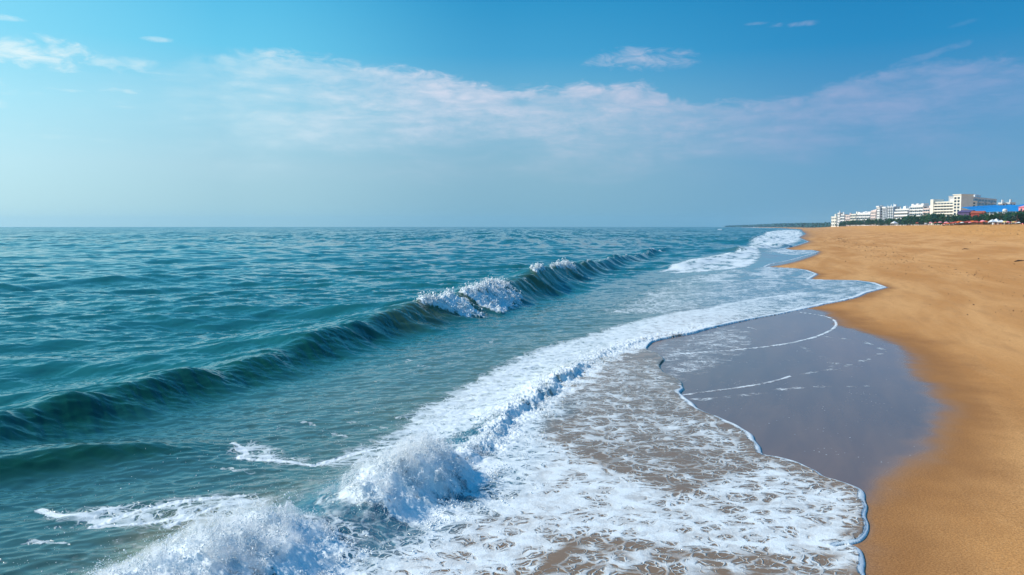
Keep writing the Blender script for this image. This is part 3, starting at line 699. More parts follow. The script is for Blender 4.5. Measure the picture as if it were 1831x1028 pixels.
# ------------------------------------------------------------------ helpers for the things on the land
def mesh_of(name, verts, faces, mats, fm=None, smooth=False):
    me = bpy.data.meshes.new(name); me.from_pydata(verts, [], faces)
    for m in mats: me.materials.append(m)
    if fm:
        for p, i in zip(me.polygons, fm): p.material_index = i
    if smooth:
        for p in me.polygons: p.use_smooth = True
    me.update(); return me
class MB:
    def __init__(s): s.v = []; s.f = []; s.mi = []
    def poly(s, pts, m=0):
        n = len(s.v); s.v += [tuple(p) for p in pts]; s.f.append(tuple(range(n, n+len(pts)))); s.mi.append(m)
    def box(s, x0, x1, y0, y1, z0, z1, m=0):
        n = len(s.v)
        s.v += [(x0,y0,z0),(x1,y0,z0),(x1,y1,z0),(x0,y1,z0),(x0,y0,z1),(x1,y0,z1),(x1,y1,z1),(x0,y1,z1)]
        for q in ((0,3,2,1),(4,5,6,7),(0,1,5,4),(1,2,6,5),(2,3,7,6),(3,0,4,7)): s.f.append(tuple(n+i for i in q)); s.mi.append(m)
    def tube(s, pts, rad, k=7, m=0, cap=True):
        pts = [np.array(p, float) for p in pts]; rings = []
        for i, p in enumerate(pts):
            d = pts[min(i+1, len(pts)-1)]-pts[max(i-1, 0)]; d /= np.linalg.norm(d)+1e-9
            a = np.cross(d, (0.3, 1, 0.1)); a /= np.linalg.norm(a); b = np.cross(d, a)
            r = rad[i] if hasattr(rad, '__len__') else rad
            n = len(s.v); rings.append(n)
            s.v += [tuple(p+r*(math.cos(2*math.pi*j/k)*a+math.sin(2*math.pi*j/k)*b)) for j in range(k)]
        for A, B in zip(rings[:-1], rings[1:]):
            for j in range(k): s.f.append((A+j, A+(j+1) % k, B+(j+1) % k, B+j)); s.mi.append(m)
        if cap:
            s.f.append(tuple(rings[0]+j for j in range(k))); s.mi.append(m); s.f.append(tuple(rings[-1]+k-1-j for j in range(k))); s.mi.append(m)
    def obj(s, name, mats, parent=None, smooth=False):
        if not isinstance(mats, (list, tuple)): mats = [mats]
        o = bpy.data.objects.new(name, mesh_of(name, s.v, s.f, mats, s.mi, smooth)); COL.objects.link(o)
        if parent: o.parent = parent
        return o
def thing(name, label, cat, loc, rz=0, group=None):
    o = bpy.data.objects.new(name, None); COL.objects.link(o); o.location = loc; o.rotation_euler = (0, 0, rz)
    o['label'] = label; o['category'] = cat
    if group: o['group'] = group
    return o
def part_copy(src, parent, loc=(0, 0, 0), rz=0, scale=None):
    c = src.copy(); COL.objects.link(c); c.parent = parent; c.location = loc; c.rotation_euler = (0, 0, rz)
    if scale: c.scale = scale
    return c
def copy_thing(src, loc, rz, label=None, scale=1.0):
    c = src.copy(); COL.objects.link(c); c.location = loc; c.rotation_euler = (0, 0, rz)
    c.scale = (scale,)*3 if not hasattr(scale, '__len__') else scale
    if label: c['label'] = label
    for ch in list(src.children):
        d = ch.copy(); COL.objects.link(d); d.parent = c
        for g in list(ch.children):
            e = g.copy(); COL.objects.link(e); e.parent = d
    return c
def base_at(px, D):
    x = far_x(px, D); z, _ = beach_z(np.array([[x, D]])); return x, D, float(z[0])

M_WHITE = plain('white_render', (0.78, 0.78, 0.77), 0.8, 0.06, 0.3)
M_CREAM = plain('cream_render', (0.80, 0.77, 0.68), 0.8, 0.06, 0.3)
M_PINKISH = plain('pale_pink_render', (0.74, 0.62, 0.58), 0.8, 0.06, 0.3)
M_GREY = plain('pale_grey_render', (0.62, 0.66, 0.70), 0.8, 0.06, 0.3)
M_GLASS = plain('dark_window_glass', (0.035, 0.06, 0.09), 0.15, 0.2, 0.5, 0.5)
M_RED = plain('red_paint', (0.46, 0.085, 0.06), 0.7, 0.15, 0.5)
M_PURPLE = plain('purple_paint', (0.10, 0.075, 0.18), 0.7, 0.15, 0.5)
M_PINK = plain('pink_paint', (0.85, 0.30, 0.36), 0.7, 0.06, 0.5)
M_BLUE = plain('blue_sheet_roof', (0.012, 0.22, 0.56), 0.55, 0.10, 0.25)
M_BROWN = plain('brown_orange_wall', (0.52, 0.20, 0.10), 0.8, 0.1, 0.5)
M_TILE = plain('red_tile_roof', (0.42, 0.10, 0.05), 0.8, 0.1, 0.5)
M_WOOD = plain('brown_wood', (0.16, 0.09, 0.05), 0.8, 0.2, 1.0)
M_ORANGE = plain('orange_cloth', (0.70, 0.16, 0.04), 0.8, 0.1, 1.0)
M_YELLOW = plain('yellow_cloth', (0.75, 0.55, 0.18), 0.8, 0.1, 1.0)
M_TENT = plain('white_cloth', (0.75, 0.78, 0.80), 0.8, 0.05, 1.0)

# ------------------------------------------------------------------ buildings along the beach road
def block(name, label, L, Rr, ytop, depth, floors, cols, wall, style='plain', group=None, ztop=None, sidecols=2):
    """a building between two front corners given as (photo column, distance)"""
    xl, yl, zl = base_at(*L); xr, yr, zr = base_at(*Rr)
    ang = math.atan2(yr-yl, xr-xl); w = math.hypot(xr-xl, yr-yl); z0 = min(zl, zr)-0.3
    h = (far_z(ytop, (yl+yr)/2) if ztop is None else ztop)-z0
    e = thing(name, label, 'building', ((xl+xr)/2, (yl+yr)/2, z0), ang, group)
    fh = h/(floors+0.25); half = w/2
    b = MB(); b.box(-half, half, 0, depth, 0, h)
    b.obj('wall', wall, e)
    r = MB(); r.box(-half-0.25, half+0.25, -0.25, depth+0.25, h, h+0.5)
    ro = r.obj('roof', wall, e)
    rng = random.Random(name+label)
    t = MB(); tx = rng.uniform(-half*0.6, half*0.4); t.box(tx, tx+w*0.18, depth*0.3, depth*0.6, h+0.5, h+0.5+fh*0.8); t.obj('stair_head', wall, ro)
    cw = w/cols
    p = MB(); ww = cw*(0.62 if style == 'plain' else 0.86); wh = fh*0.52
    p.box(-ww/2, ww/2, -0.06, 0.04, 0, wh); first = p.obj('window', M_GLASS, e)
    n = 0
    for f in range(floors):
        for c in range(cols):
            loc = (-half+cw*(c+0.5), 0, fh*(f+0.42))
            if n == 0: first.location = loc
            else: part_copy(first, e, loc)
            n += 1
    cs = depth/sidecols; k = (cs*0.5)/ww
    for f in range(floors):
        for c in range(sidecols): part_copy(first, e, (half, cs*(c+0.5), fh*(f+0.42)), math.pi/2, (k, 1, 1))
    if style == 'bands':
        g = MB(); g.box(-half, half, -1.3, 0, 0, fh*0.46); g0 = g.obj('balcony', wall, e)
        for f in range(floors):
            loc = (0, -0.004, fh*f-0.02+0.1)
            if f == 0: g0.location = loc
            else: part_copy(g0, e, loc)
    if style == 'piers':
        g = MB(); g.box(-cw*0.09, cw*0.09, -0.9, 0, 0, h*0.985); g0 = g.obj('pier', wall, e)
        for c in range(cols+1):
            loc = (-half+cw*0.1+(w-cw*0.2)*c/cols, -0.003, 0)
            if c == 0: g0.location = loc
            else: part_copy(g0, e, loc)
    if style == 'balconies':
        g = MB(); bw = cw*0.5
        g.box(-bw, bw, -1.2, 0, 0, 0.16); g.box(-bw, bw, -1.2, -1.1, 0.16, fh*0.34); g0 = g.obj('balcony', wall, e); n = 0
        for f in range(1, floors):
            for c in range(0, cols, 2):
                loc = (-half+cw*(c+0.5), -0.003, fh*f+0.1)
                if n == 0: g0.location = loc
                else: part_copy(g0, e, loc)
                n += 1
    return e, w, h, z0, fh

# far row of apartment blocks, left to right
GB = 'apartment blocks along the beach road'
FAR = [('apartment_block','low cream block at the left end of the white skyline', (1486,1320),(1495,1300), 387.5, 8, 3, 3, M_CREAM,'plain'),
 ('apartment_block','slim lavender white tower beside the low cream end block', (1497,1250),(1501,1243), 381, 5, 5, 2, M_WHITE,'plain'),
 ('apartment_block','white block just right of the slim lavender tower', (1503,1220),(1509,1206), 383.5, 6, 4, 2, M_WHITE,'balconies'),
 ('apartment_block','pale pink block third along from the slim lavender tower', (1511,1180),(1519,1165), 385, 7, 4, 3, M_PINKISH,'plain'),
 ('apartment_block','cream block standing between the pale pink block and the long low speckled one', (1521,1130),(1530,1112), 383, 8, 4, 3, M_CREAM,'balconies'),
 ('apartment_block','long low speckled white block left of the stepped pink one', (1532,1080),(1555,1050), 382.5, 10, 4, 7, M_WHITE,'balconies'),
 ('apartment_block','pinkish block with a stepped top left of the blue shaded towers', (1556,1000),(1565,985), 378, 9, 5, 4, M_PINKISH,'plain'),
 ('apartment_tower','narrow tower with a bright white cap and a blue shaded side', (1567,950),(1572,942), 371.5, 10, 7, 2, M_WHITE,'plain'),
 ('apartment_tower','pale grey tower between the white capped tower and the spired one', (1578,930),(1584,920), 373, 9, 7, 2, M_GREY,'piers'),
 ('apartment_tower','spired tower with tall white flanks', (1586,900),(1597,885), 370, 8, 7, 3, M_GREY,'piers'),
 ('apartment_block','wide white block right of the spired tower', (1600,880),(1624,850), 374, 10, 5, 7, M_WHITE,'bands'),
 ('apartment_block','white block with a jagged stepped roofline behind the trees', (1627,840),(1649,815), 369, 10, 6, 6, M_WHITE,'balconies'),
 ('apartment_block','lower white block with reddish walls beside the banded hotel', (1650,800),(1661,785), 373, 9, 5, 3, M_PINKISH,'balconies')]
for nm, lab, L, Rr, yt, dep, fl, co, wm, sty in FAR:
    e, w, h, z0, fh = block(nm, lab, L, Rr, yt, dep, fl, co, wm, sty, GB)
    if 'spired' in lab:
        for k in (-0.34, 0.06, 0.36):
            sp = MB(); sp.tube([(k*w, 3, h+0.5), (k*w, 3, h+2.0), (k*w, 3, h+4.5 if k == 0.06 else h+3.2)], [0.8, 0.5, 0.05], 6); sp.obj('spire', M_WHITE, e)
    if 'white cap' in lab:
        cp = MB(); cp.box(-w*0.62, w*0.45, -0.8, 4, h+0.5, h+2.2); cp.obj('roof_cap', M_WHITE, e)
    if 'stepped' in lab:
        n = 3 if 'pinkish' in lab else 5
        for i in range(n):
            bb = MB(); x0 = -w/2+w*i/n; hh = (0.9+1.6*(i/n)) if n == 3 else (1.2 if i % 2 else 2.3); bb.box(x0+0.3, x0+w/n-0.3, 0.6, 6, h+0.5, h+0.5+hh); bb.obj('roof_room', wm, e)

# the banded hotel
e, w, h, z0, fh = block('hotel', 'cream hotel with long horizontal balcony bands and a tall corner tower', (1670,668),(1719,640), 361, 14, 8, 9, M_CREAM, 'bands')
py = MB(); py.box(-w/2-3.2, -w/2-0.004, -1.6, 9, 0, h+2.6); py.obj('stair_tower', M_CREAM, e)
tw = MB(); tw.box(w/2-7.5, w/2+0.4, -1.6, 10, 0, h+5.2); to = tw.obj('corner_tower', M_CREAM, e)
for i in range(9):
    for k in range(2):
        wn = MB(); wn.box(w/2-6.6+3.3*k, w/2-4.4+3.3*k, -1.66, -1.5, 1.2+i*(h+4)/9.3, 2.8+i*(h+4)/9.3); wn.obj('window', M_GLASS, to)
cp = MB(); cp.box(w/2-8.0, w/2+0.9, -2.1, 10.5, h+5.2, h+5.8); cp.obj('roof', M_CREAM, to)
# its neighbour running back to the right in shade
block('apartment_block', 'long pale blue white block in shade running back right of the banded hotel', (1722,690),(1780,775), 352, 12, 7, 10, M_WHITE, 'balconies', GB, ztop=29.5)
for lab, L, Rr, yt in (('small white roof house left of two above the blue roof', (1783,800),(1790,796), 363), ('small white roof house right of two above the blue roof', (1794,800),(1804,795), 362.5)):
    block('apartment_block', lab, L, Rr, yt, 9, 6, 3, M_WHITE, 'balconies', 'white houses above the blue roof')
# blue roofed hall
xa, ya, za = base_at(1724, 520); xb, yb, zb = base_at(1836, 480)
hall = thing('market_hall', 'large hall with a bright blue sheet roof above the trees', 'building', ((xa+xb)/2, (ya+yb)/2, za-0.3), math.atan2(yb-ya, xb-xa))
w = math.hypot(xb-xa, yb-ya); q = MB(); q.box(-w/2, w/2, 0, 46, 0, 7.6); q.obj('wall', M_GREY, hall)
rf = MB(); n = 14; top = []; bot = []
for i in range(n+1):
    x = -w/2-1+(w+2)*i/n; sag = 0.22*math.sin(i*1.9)
    fr = min(1.0, (i+0.6)/4.5)
    bot.append((x, -1.5, 12.4-3.4*fr+sag*0.5)); top.append((x, 24, 13.2+sag))
for i in range(n): rf.poly((bot[i], bot[i+1], top[i+1], top[i])); rf.poly((top[i], top[i+1], (top[i+1][0], 48, 8.2), (top[i][0], 48, 8.2)))
for i in range(n): rf.poly((bot[i+1], bot[i], (bot[i][0], -1.5, bot[i][2]-0.5), (bot[i+1][0], -1.5, bot[i+1][2]-0.5)))
rf.obj('roof', M_BLUE, hall)
for i in range(8):
    c = MB(); x = -w/2+1+(w-2)*i/7; c.tube([(x, -0.8, 0), (x, -0.8, 8.6)], 0.22, 8); c.obj('column', M_WHITE, hall)
def house(name, label, L, Rr, ybot, ytop, depth, wall, roofm, group=None):
    xl, yl, zl = base_at(*L); xr, yr, zr = base_at(*Rr)
    h = far_z(ytop, (yl+yr)/2)-zl+0.3; w = math.hypot(xr-xl, yr-yl); rise = min(1.4, h*0.2)
    e = thing(name, label, 'building', ((xl+xr)/2, (yl+yr)/2, zl-0.3), math.atan2(yr-yl, xr-xl))
    b = MB(); b.box(-w/2, w/2, 0, depth, 0, h-rise); b.obj('wall', wall, e)
    r = MB(); a = w/2+0.4
    r.poly(((-a,-0.4,h-rise),(a,-0.4,h-rise),(a,depth/2,h),(-a,depth/2,h))); r.poly(((a,depth+0.4,h-rise),(-a,depth+0.4,h-rise),(-a,depth/2,h),(a,depth/2,h)))
    r.poly(((-a,-0.4,h-rise),(-a,depth/2,h),(-a,depth+0.4,h-rise))); r.poly(((a,-0.4,h-rise),(a,depth+0.4,h-rise),(a,depth/2,h)))
    r.obj('roof', roofm, e)
    n = max(2, int(w/3)); 
    for fl in range(max(1, int(h/3.6))):
        for i in range(n):
            x = -w/2+w*(i+0.5)/n; z = 1.1+fl*3.2
            if z+1.4 < h-rise: wn = MB(); wn.box(x-0.55, x+0.55, -0.06, 0.04, z, z+1.3); wn.obj('window', M_GLASS, e)
    return e
house('shop_house', 'low purple house below the left end of the blue roof', (1711,486),(1732,480), 384, 375.5, 9, M_PURPLE, M_PURPLE)
house('shop_house', 'low red house between the purple house and the blue hall', (1735,474),(1757,470), 386, 377, 9, M_RED, M_TILE)
house('shop_house', 'small orange brown house under the blue roof', (1777,412),(1791,410), 388, 382, 7, M_BROWN, M_TILE)
house('shop_house', 'pink house cut by the right frame edge', (1820,420),(1850,410), 381, 365, 12, M_PINK, M_PINK)
tk = thing('water_tank', 'slim white tank tower beside the orange brown house', 'tower', base_at(1795.5, 405))
q = MB()
for sx in (-0.7, 0.7):
    for sy in (-0.7, 0.7): q.tube([(sx, sy, -0.3), (sx, sy, 5.6)], 0.14, 6)
q.obj('frame', M_WHITE, tk)
q = MB(); q.tube([(0, 0, 5.6), (0, 0, 7.6), (0, 0, 8.0)], [1.1, 1.1, 0.5], 12); q.obj('tank', M_WHITE, tk)

# ------------------------------------------------------------------ trees
def leaf_mat(name, col):
    return plain(name, col, 0.75, 0.45, 0.6, 0.2)
M_LEAF = [leaf_mat('leaf_dark_green', (0.024, 0.092, 0.050)), leaf_mat('leaf_green', (0.036, 0.120, 0.046)), leaf_mat('leaf_blue_green', (0.020, 0.095, 0.080))]
M_BARK = plain('bark', (0.10, 0.075, 0.055), 0.9, 0.3, 2.0)
def make_tree(kind, seed, lm):
    rng = np.random.default_rng(seed); e = thing({'fir': 'casuarina_tree', 'round': 'broadleaf_tree', 'palm': 'palm_tree'}[kind], '', 'tree', (0, 0, -50))
    H = 6.0; b = MB(); lean = rng.normal(0, 0.25, 2)
    if kind == 'palm':
        b.tube([(0, 0, -0.3), (lean[0]*0.6, lean[1]*0.6, 2.2), (lean[0]*2, lean[1]*2, 4.7)], [0.22, 0.16, 0.12], 8)
    else:
        b.tube([(0, 0, -0.3), (lean[0]*0.4, lean[1]*0.4, 2.0), (lean[0], lean[1], 4.6)], [0.20, 0.14, 0.04], 8)
        for i in range(6):
            a = rng.uniform(0, 6.28); z = rng.uniform(1.4, 3.6); l = rng.uniform(0.9, 1.7)
            b.tube([(lean[0]*z/4.6, lean[1]*z/4.6, z), (math.cos(a)*l*0.6, math.sin(a)*l*0.6, z+0.4), (math.cos(a)*l, math.sin(a)*l, z+0.9)], [0.08, 0.05, 0.02], 5)
    b.obj('trunk', M_BARK, e)
    v, f = [], []
    def leaf(c, d, u, l, wd):
        n = len(v); d = d/np.linalg.norm(d); s = np.cross(d, u); s = s/(np.linalg.norm(s)+1e-9)
        v.extend([tuple(c-s*wd), tuple(c+s*wd), tuple(c+d*l+s*wd*0.5), tuple(c+d*l-s*wd*0.5)]); f.append((n, n+1, n+2, n+3))
    if kind == 'palm':
        top = np.array([lean[0]*2, lean[1]*2, 4.7])
        for i in range(15):
            a = i*2.4+rng.uniform(-.3, .3); up = rng.uniform(-0.1, 0.9); L = rng.uniform(1.7, 2.4)
            for j in range(11):
                u0 = j/11; c = top+np.array([math.cos(a)*L*u0, math.sin(a)*L*u0, up*L*u0-1.5*u0*u0*L*0.6])
                for sg in (-1, 1):
                    d = np.array([math.cos(a)*0.5-sg*math.sin(a), math.sin(a)*0.5+sg*math.cos(a), -0.45]); leaf(c, d, np.array([0, 0, 1.0]), 0.55*(1-u0*0.5), 0.10)
    else:
        clumps = []
        for i in range(26 if kind == 'round' else 30):
            if kind == 'round':
                a = rng.uniform(0, 6.28); rr = 2.1*rng.uniform(0.2, 1)**0.6; z = 3.6+rng.uniform(-1.9, 2.0); rr *= math.sqrt(max(0.1, 1-((z-3.7)/2.3)**2)); clumps.append((math.cos(a)*rr, math.sin(a)*rr, z, rng.uniform(0.45, 0.85)))
            else:
                z = rng.uniform(1.0, 5.7); a = rng.uniform(0, 6.28); rr = (6.2-z)*0.30*rng.uniform(0.3, 1.1); clumps.append((lean[0]*z/5+math.cos(a)*rr, lean[1]*z/5+math.sin(a)*rr, z, rng.uniform(0.35, 0.65)))
        for cx, cy, cz, cr in clumps:
            for j in range(16):
                d = rng.normal(size=3); d /= np.linalg.norm(d); c = np.array([cx, cy, cz])+d*cr*rng.uniform(0.3, 1)
                leaf(c, d+rng.normal(0, .4, 3), rng.normal(size=3), rng.uniform(0.28, 0.5), rng.uniform(0.12, 0.24))
    o = bpy.data.objects.new('crown', mesh_of('crown', v, f, [lm])); COL.objects.link(o); o.parent = e
    return e
protos = {'fir': [make_tree('fir', i, M_LEAF[i % 3]) for i in range(4)], 'round': [make_tree('round', 10+i, M_LEAF[i % 3]) for i in range(4)], 'palm': [make_tree('palm', 20+i, M_LEAF[1]) for i in range(2)]}
used = set()
def plant(kind, px, D, ytop, label, wide=1.0):
    rng = random.Random(int(px*31+D)); p = rng.choice(protos[kind]); x, y, z = base_at(px, D)
    k = max(2.2, far_z(ytop, D)-z)/(6.0 if kind != 'palm' else 5.6)
    if p.name not in used:
        used.add(p.name); o = p; o.location = (x, y, z); o.rotation_euler = (0, 0, rng.uniform(0, 6)); o.scale = (k*wide, k*wide, k)
    else: o = copy_thing(p, (x, y, z), rng.uniform(0, 6), None, (k*wide, k*wide, k))
    o['label'] = label; o['group'] = label_group[kind]
label_group = {'fir': 'casuarina trees along the back of the beach', 'round': 'broadleaf trees along the back of the beach', 'palm': 'palm trees at the back of the beach'}
rt = random.Random(4)
def tops(px): return np.interp(px, [1500,1530,1560,1600,1625,1650,1664,1700,1720,1745,1760,1775,1800,1831], [396,393,391.5,389.5,384.5,385.0,381.5,383.5,384.5,385.5,379.5,381.5,378.5,376])
px = 1502.0
while px < 1850:
    D = np.interp(px, [1500,1560,1650,1700,1760,1831], [1150,900,620,440,385,355])+rt.uniform(-12, 25)
    kind = rt.choice(['fir','round','round','fir']) if px < 1690 else rt.choice(['round','round','fir','palm'])
    yt = tops(px)+rt.uniform(-1.0, 3.0)
    where = 'below the far left apartment blocks' if px < 1560 else 'below the spired tower and white blocks' if px < 1655 else 'at the foot of the banded hotel' if px < 1722 else 'below the blue roof'
    plant(kind, px, D, yt, {'fir': 'feathery dark green casuarina tree ', 'round': 'bushy green broadleaf tree ', 'palm': 'green palm tree '}[kind]+where, rt.uniform(0.9, 1.5))
    px += np.interp(px, [1500, 1650, 1831], [1.9, 2.6, 3.8])*rt.uniform(0.7, 1.3)
for k in protos.values():
    for p in k:
        if p.name not in used:
            for ch in list(p.children): bpy.data.objects.remove(ch)
            bpy.data.objects.remove(p)

# far wooded headland, one mass
def far_wood():
    rng = np.random.default_rng(3); v, f = [], []
    for i in range(2600):
        px = rng.uniform(1300, 1512); D = np.interp(px, [1300,1350,1420,1460,1512], [4500,4000,2600,1750,1180])*rng.uniform(0.98, 1.06)
        hh = np.interp(px, [1300,1340,1400,1470,1512], [0.8,2.2,5.0,7.0,8.0])/1437*D; hh *= 0.75+0.45*rng.random()
        x = far_x(px, D); z0 = 1.5
        for j in range(5):
            c = np.array([x+rng.normal(0, D*0.0012), D+rng.normal(0, 6), z0+hh*rng.uniform(0.1, 1.0)]); d = rng.normal(size=3); u = rng.normal(size=3); d /= np.linalg.norm(d); s_ = np.cross(d, u); s_ /= np.linalg.norm(s_)
            l = D*0.0007*rng.uniform(0.7, 1.5); n = len(v)
            v.extend([tuple(c-s_*l-d*l), tuple(c+s_*l-d*l), tuple(c+s_*l*0.6+d*l), tuple(c-s_*l*0.6+d*l)]); f.append((n, n+1, n+2, n+3))
    o = bpy.data.objects.new('far_wood', mesh_of('far_wood', v, f, [leaf_mat('hazed_leaf_of_far_wood', (0.035, 0.125, 0.135))])); COL.objects.link(o); o['kind'] = 'stuff'  # distance haze is mixed into this bluish leaf colour
far_wood()

# ------------------------------------------------------------------ stalls, parasols, tents and people at the back of the beach
def make_stall(cloth):
    e = thing('beach_stall', '', 'stall', (0, 0, 0))
    for sx in (-1.4, 1.4):
        for sy in (-1.0, 1.0):
            p = MB(); p.tube([(sx, sy, -0.2), (sx, sy, 2.1)], 0.05, 6); p.obj('post', M_WOOD, e)
    c = MB(); c.box(-1.3, 1.3, -0.95, -0.45, 0.0, 0.95); c.box(-1.4, 1.4, -1.05, -0.4, 0.95, 1.02); c.obj('counter', M_WOOD, e)
    r = MB()
    r.poly(((-1.7,-1.3,2.1),(1.7,-1.3,2.1),(0.9,0,2.8),(-0.9,0,2.8))); r.poly(((1.7,1.3,2.1),(-1.7,1.3,2.1),(-0.9,0,2.8),(0.9,0,2.8)))
    r.poly(((-1.7,1.3,2.1),(-1.7,-1.3,2.1),(-0.9,0,2.8))); r.poly(((1.7,-1.3,2.1),(1.7,1.3,2.1),(0.9,0,2.8)))
    r.poly(((-1.7,-1.3,1.75),(1.7,-1.3,1.75),(1.7,-1.3,2.1),(-1.7,-1.3,2.1))); r.poly(((-1.7,1.3,1.75),(-1.7,-1.3,1.75),(-1.7,-1.3,2.1),(-1.7,1.3,2.1)))
    r.poly(((1.7,-1.3,1.75),(1.7,1.3,1.75),(1.7,1.3,2.1),(1.7,-1.3,2.1)))
    r.obj('canopy', cloth, e); return e
stalls = [(1688,345,'r'),(1695,350,'o'),(1702,340,'r'),(1709,348,'r'),(1716,338,'o'),(1724,345,'r'),(1731,336,'r'),(1738,342,'o'),(1745,334,'r'),(1752,340,'r'),(1760,332,'o'),(1767,338,'r'),(1798,318,'y'),(1806,322,'r'),(1813,316,'y'),(1821,320,'w')]
pro = {}
names = {'r': ('red canopy stall in the row behind the sand', M_RED), 'o': ('orange canopy stall in the row behind the sand', M_ORANGE), 'y': ('yellow canopy stall at the right end of the beach', M_YELLOW), 'w': ('white canopy stall at the right end of the beach', M_TENT)}
for px_, D, c in stalls:
    x, y, z = base_at(px_, D); rz = -0.35+0.5*math.sin(px_)
    if c not in pro: pro[c] = make_stall(names[c][1]); o = pro[c]; o.location = (x, y, z); o.rotation_euler = (0, 0, rz)
    else: o = copy_thing(pro[c], (x, y, z), rz)
    kk = 0.50+0.13*math.sin(px_*1.7); o.scale = (kk, kk, kk)
    o['label'] = names[c][0] if not (c == 'r' and px_ == 1806) else 'red canopy stall between two yellow ones'
    o['group'] = 'canopy stalls at the back of the beach'
# white tents
def make_tent():
    e = thing('tent', '', 'tent', (0, 0, 0)); c = MB()
    c.poly(((-2,-2,2.0),(2,-2,2.0),(0,0,3.6))); c.poly(((2,-2,2.0),(2,2,2.0),(0,0,3.6))); c.poly(((2,2,2.0),(-2,2,2.0),(0,0,3.6))); c.poly(((-2,2,2.0),(-2,-2,2.0),(0,0,3.6)))
    c.poly(((-2,-2,1.6),(2,-2,1.6),(2,-2,2.0),(-2,-2,2.0))); c.poly(((-2,2,1.6),(-2,-2,1.6),(-2,-2,2.0),(-2,2,2.0))); c.poly(((2,-2,1.6),(2,2,1.6),(2,2,2.0),(2,-2,2.0)))
    c.obj('canopy', M_TENT, e)
    for sx in (-1.9, 1.9):
        for sy in (-1.9, 1.9):
            p = MB(); p.tube([(sx, sy, -0.2), (sx, sy, 2.0)], 0.06, 6); p.obj('pole', M_WHITE, e)
    return e
t0 = make_tent()
for i, (px_, D, k, lab) in enumerate([(1774,345,0.65,'small white tent left of the three tents below the blue roof'),(1781,352,0.75,'largest white tent in the middle of the three below the blue roof'),(1790,348,0.6,'white tent right of the largest tent'),(1599,560,0.9,'lone white tent on the sand below the spired tower')]):
    x, y, z = base_at(px_, D)
    if i == 0: o = t0; o.location = (x, y, z); o.scale = (k,)*3
    else: o = copy_thing(t0, (x, y, z), i*0.6, None, k)
    o['label'] = lab
    if i < 3: o['group'] = 'white tents below the blue roof'
# parasols between the stalls
def make_parasol(cloth):
    e = thing('beach_parasol', '', 'parasol', (0, 0, 0)); p = MB(); p.tube([(0, 0, -0.2), (0, 0, 2.1)], 0.03, 6); p.obj('pole', M_WOOD, e)
    c = MB(); n = 10
    for i in range(n):
        a, b = 2*math.pi*i/n, 2*math.pi*(i+1)/n
        A = (1.2*math.cos(a), 1.2*math.sin(a)); B = (1.2*math.cos(b), 1.2*math.sin(b)); A2 = (.7*math.cos(a), .7*math.sin(a)); B2 = (.7*math.cos(b), .7*math.sin(b))
        c.poly(((A[0],A[1],1.68),(B[0],B[1],1.68),(B2[0],B2[1],2.0),(A2[0],A2[1],2.0))); c.poly(((A2[0],A2[1],2.0),(B2[0],B2[1],2.0),(0,0,2.2)))
        c.poly(((A[0],A[1],1.54),(B[0],B[1],1.54),(B[0],B[1],1.68),(A[0],A[1],1.68)))
    c.obj('canopy', cloth, e); return e
par = {}
for px_, D, c in [(1664,420,'p'),(1673,410,'r'),(1681,395,'p'),(1692,330,'p'),(1706,326,'r'),(1720,330,'w'),(1734,322,'p'),(1748,324,'r'),(1757,318,'p'),(1770,322,'w'),(1640,470,'r'),(1655,440,'w'),(1802,308,'p'),(1816,306,'r')]:
    lab, mt = {'p': ('pale pink parasol in front of the stalls on the sand', M_PINK), 'r': ('red parasol in front of the stalls on the sand', M_RED), 'w': ('white parasol in front of the stalls on the sand', M_TENT)}[c]
    x, y, z = base_at(px_, D)
    if c not in par: par[c] = make_parasol(mt); o = par[c]; o.location = (x, y, z)
    else: o = copy_thing(par[c], (x, y, z), px_)
    kk = 0.72+0.14*math.sin(px_*2.3); o.scale = (kk, kk, kk)
    o['label'] = lab; o['group'] = 'parasols at the back of the beach'
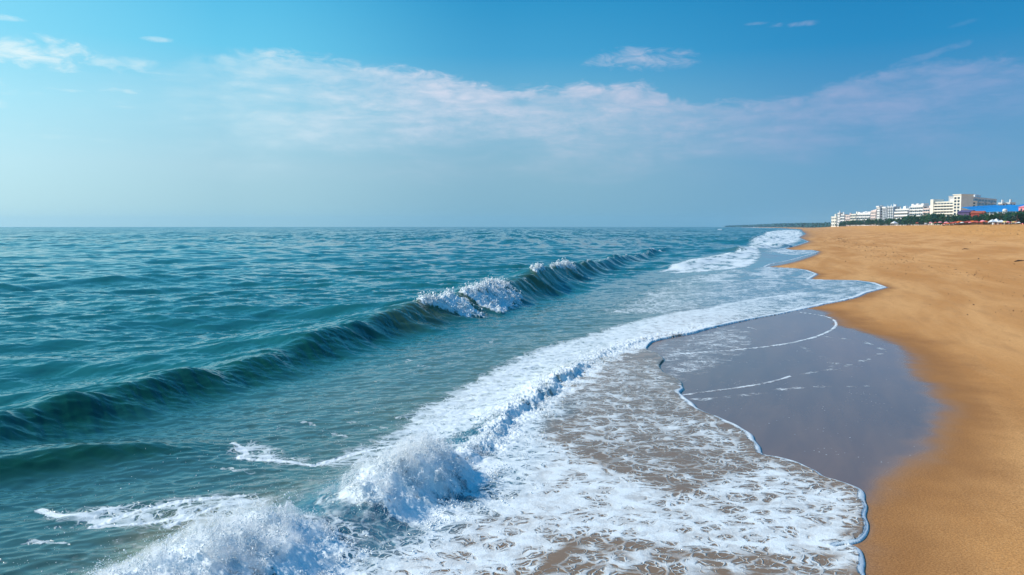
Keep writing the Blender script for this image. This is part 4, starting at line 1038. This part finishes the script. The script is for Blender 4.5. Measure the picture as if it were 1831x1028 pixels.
# bits of weed and shell left by the tide, past counting
def litter():
    rng = np.random.default_rng(77); n = 5200
    s_ = 6+300*rng.random(n)**2.2; m_ = np.where(rng.random(n) < 0.35, rng.normal(9, 1.3, n), 3+55*rng.random(n)**0.8)
    m_ = m_+1.2*perlin(s_*0.12, s_*0, 7)
    e = np.interp(s_, [-10,5,12,18,25,33,41,50,57,64,72,86,110,136,200,400], [1.0,1.2,1.6,3.0,3.4,2.6,1.6,3.6,5.3,3.4,2.4,0,1.2,2.0,0.5,2])
    xy = s_[:, None]*SV+(m_+e)[:, None]*TV; keep = perlin(xy[:, 0]*0.25, xy[:, 1]*0.25, 8) > -0.15
    xy = xy[keep]; z, _ = beach_z(xy); r = np.hypot(xy[:, 0], xy[:, 1])
    pos = np.concatenate([xy, (z+0.012+0.0002*r)[:, None]], 1); siz = np.clip(rng.lognormal(-4.4, 0.5, len(xy)), 0.004, 0.035)*(1+r*0.010)
    droplets('tide_litter', pos, siz, M_WOOD)
litter()
# low rubble of driftwood and weed where the sand meets the stalls
def debris(px_, py_, L, label):
    x, y = ground(px_, py_, 0)
    for it in range(12):
        z = float(beach_z(np.array([[x, y]]))[0][0]); x, y = ground(px_, py_, z)
    rg = random.Random(int(px_)); b = MB()
    b.tube([(-L/2, 0, 0.02), (-L/5, rg.uniform(-.1, .1)*L, 0.10), (L/5, rg.uniform(-.1, .1)*L, 0.07), (L/2, rg.uniform(-.1, .2)*L, 0.04)], [0.03*L, 0.06*L, 0.055*L, 0.02*L], 8)
    b.tube([(0, 0, 0.06), (L*0.12, L*0.16, 0.14), (L*0.2, L*0.26, 0.1)], [0.035*L, 0.025*L, 0.01*L], 6)
    o = b.obj('driftwood', M_WOOD, None, True); o.location = (x, y, z); o.rotation_euler = (0, 0, rg.uniform(-.5, .5)); o['label'] = label; o['category'] = 'driftwood'
debris(1826, 468, 1.3, 'dark driftwood branch on dry sand at the right frame edge')
debris(1648, 408, 3.0, 'dark driftwood piece near the top of the sand below the white blocks')
debris(1727, 446, 0.9, 'small dark driftwood piece lying mid beach')

# ------------------------------------------------------------------ air
def build_haze():
    b = MB(); b.box(-4200, 4200, -60, 5500, -2.0, 60)
    m = bpy.data.materials.new('haze_air'); m.use_nodes = True; t = NT(m.node_tree); t.n.clear()
    out = t.new('ShaderNodeOutputMaterial'); v = t.new('ShaderNodeVolumePrincipled')
    v.inputs['Color'].default_value = (0.42, 0.76, 1.0, 1); v.inputs['Density'].default_value = 0.00010; v.inputs['Anisotropy'].default_value = 0.2
    t.l.new(v.outputs[0], out.inputs['Volume'])
    o = b.obj('haze', m); o['kind'] = 'stuff'
build_haze()
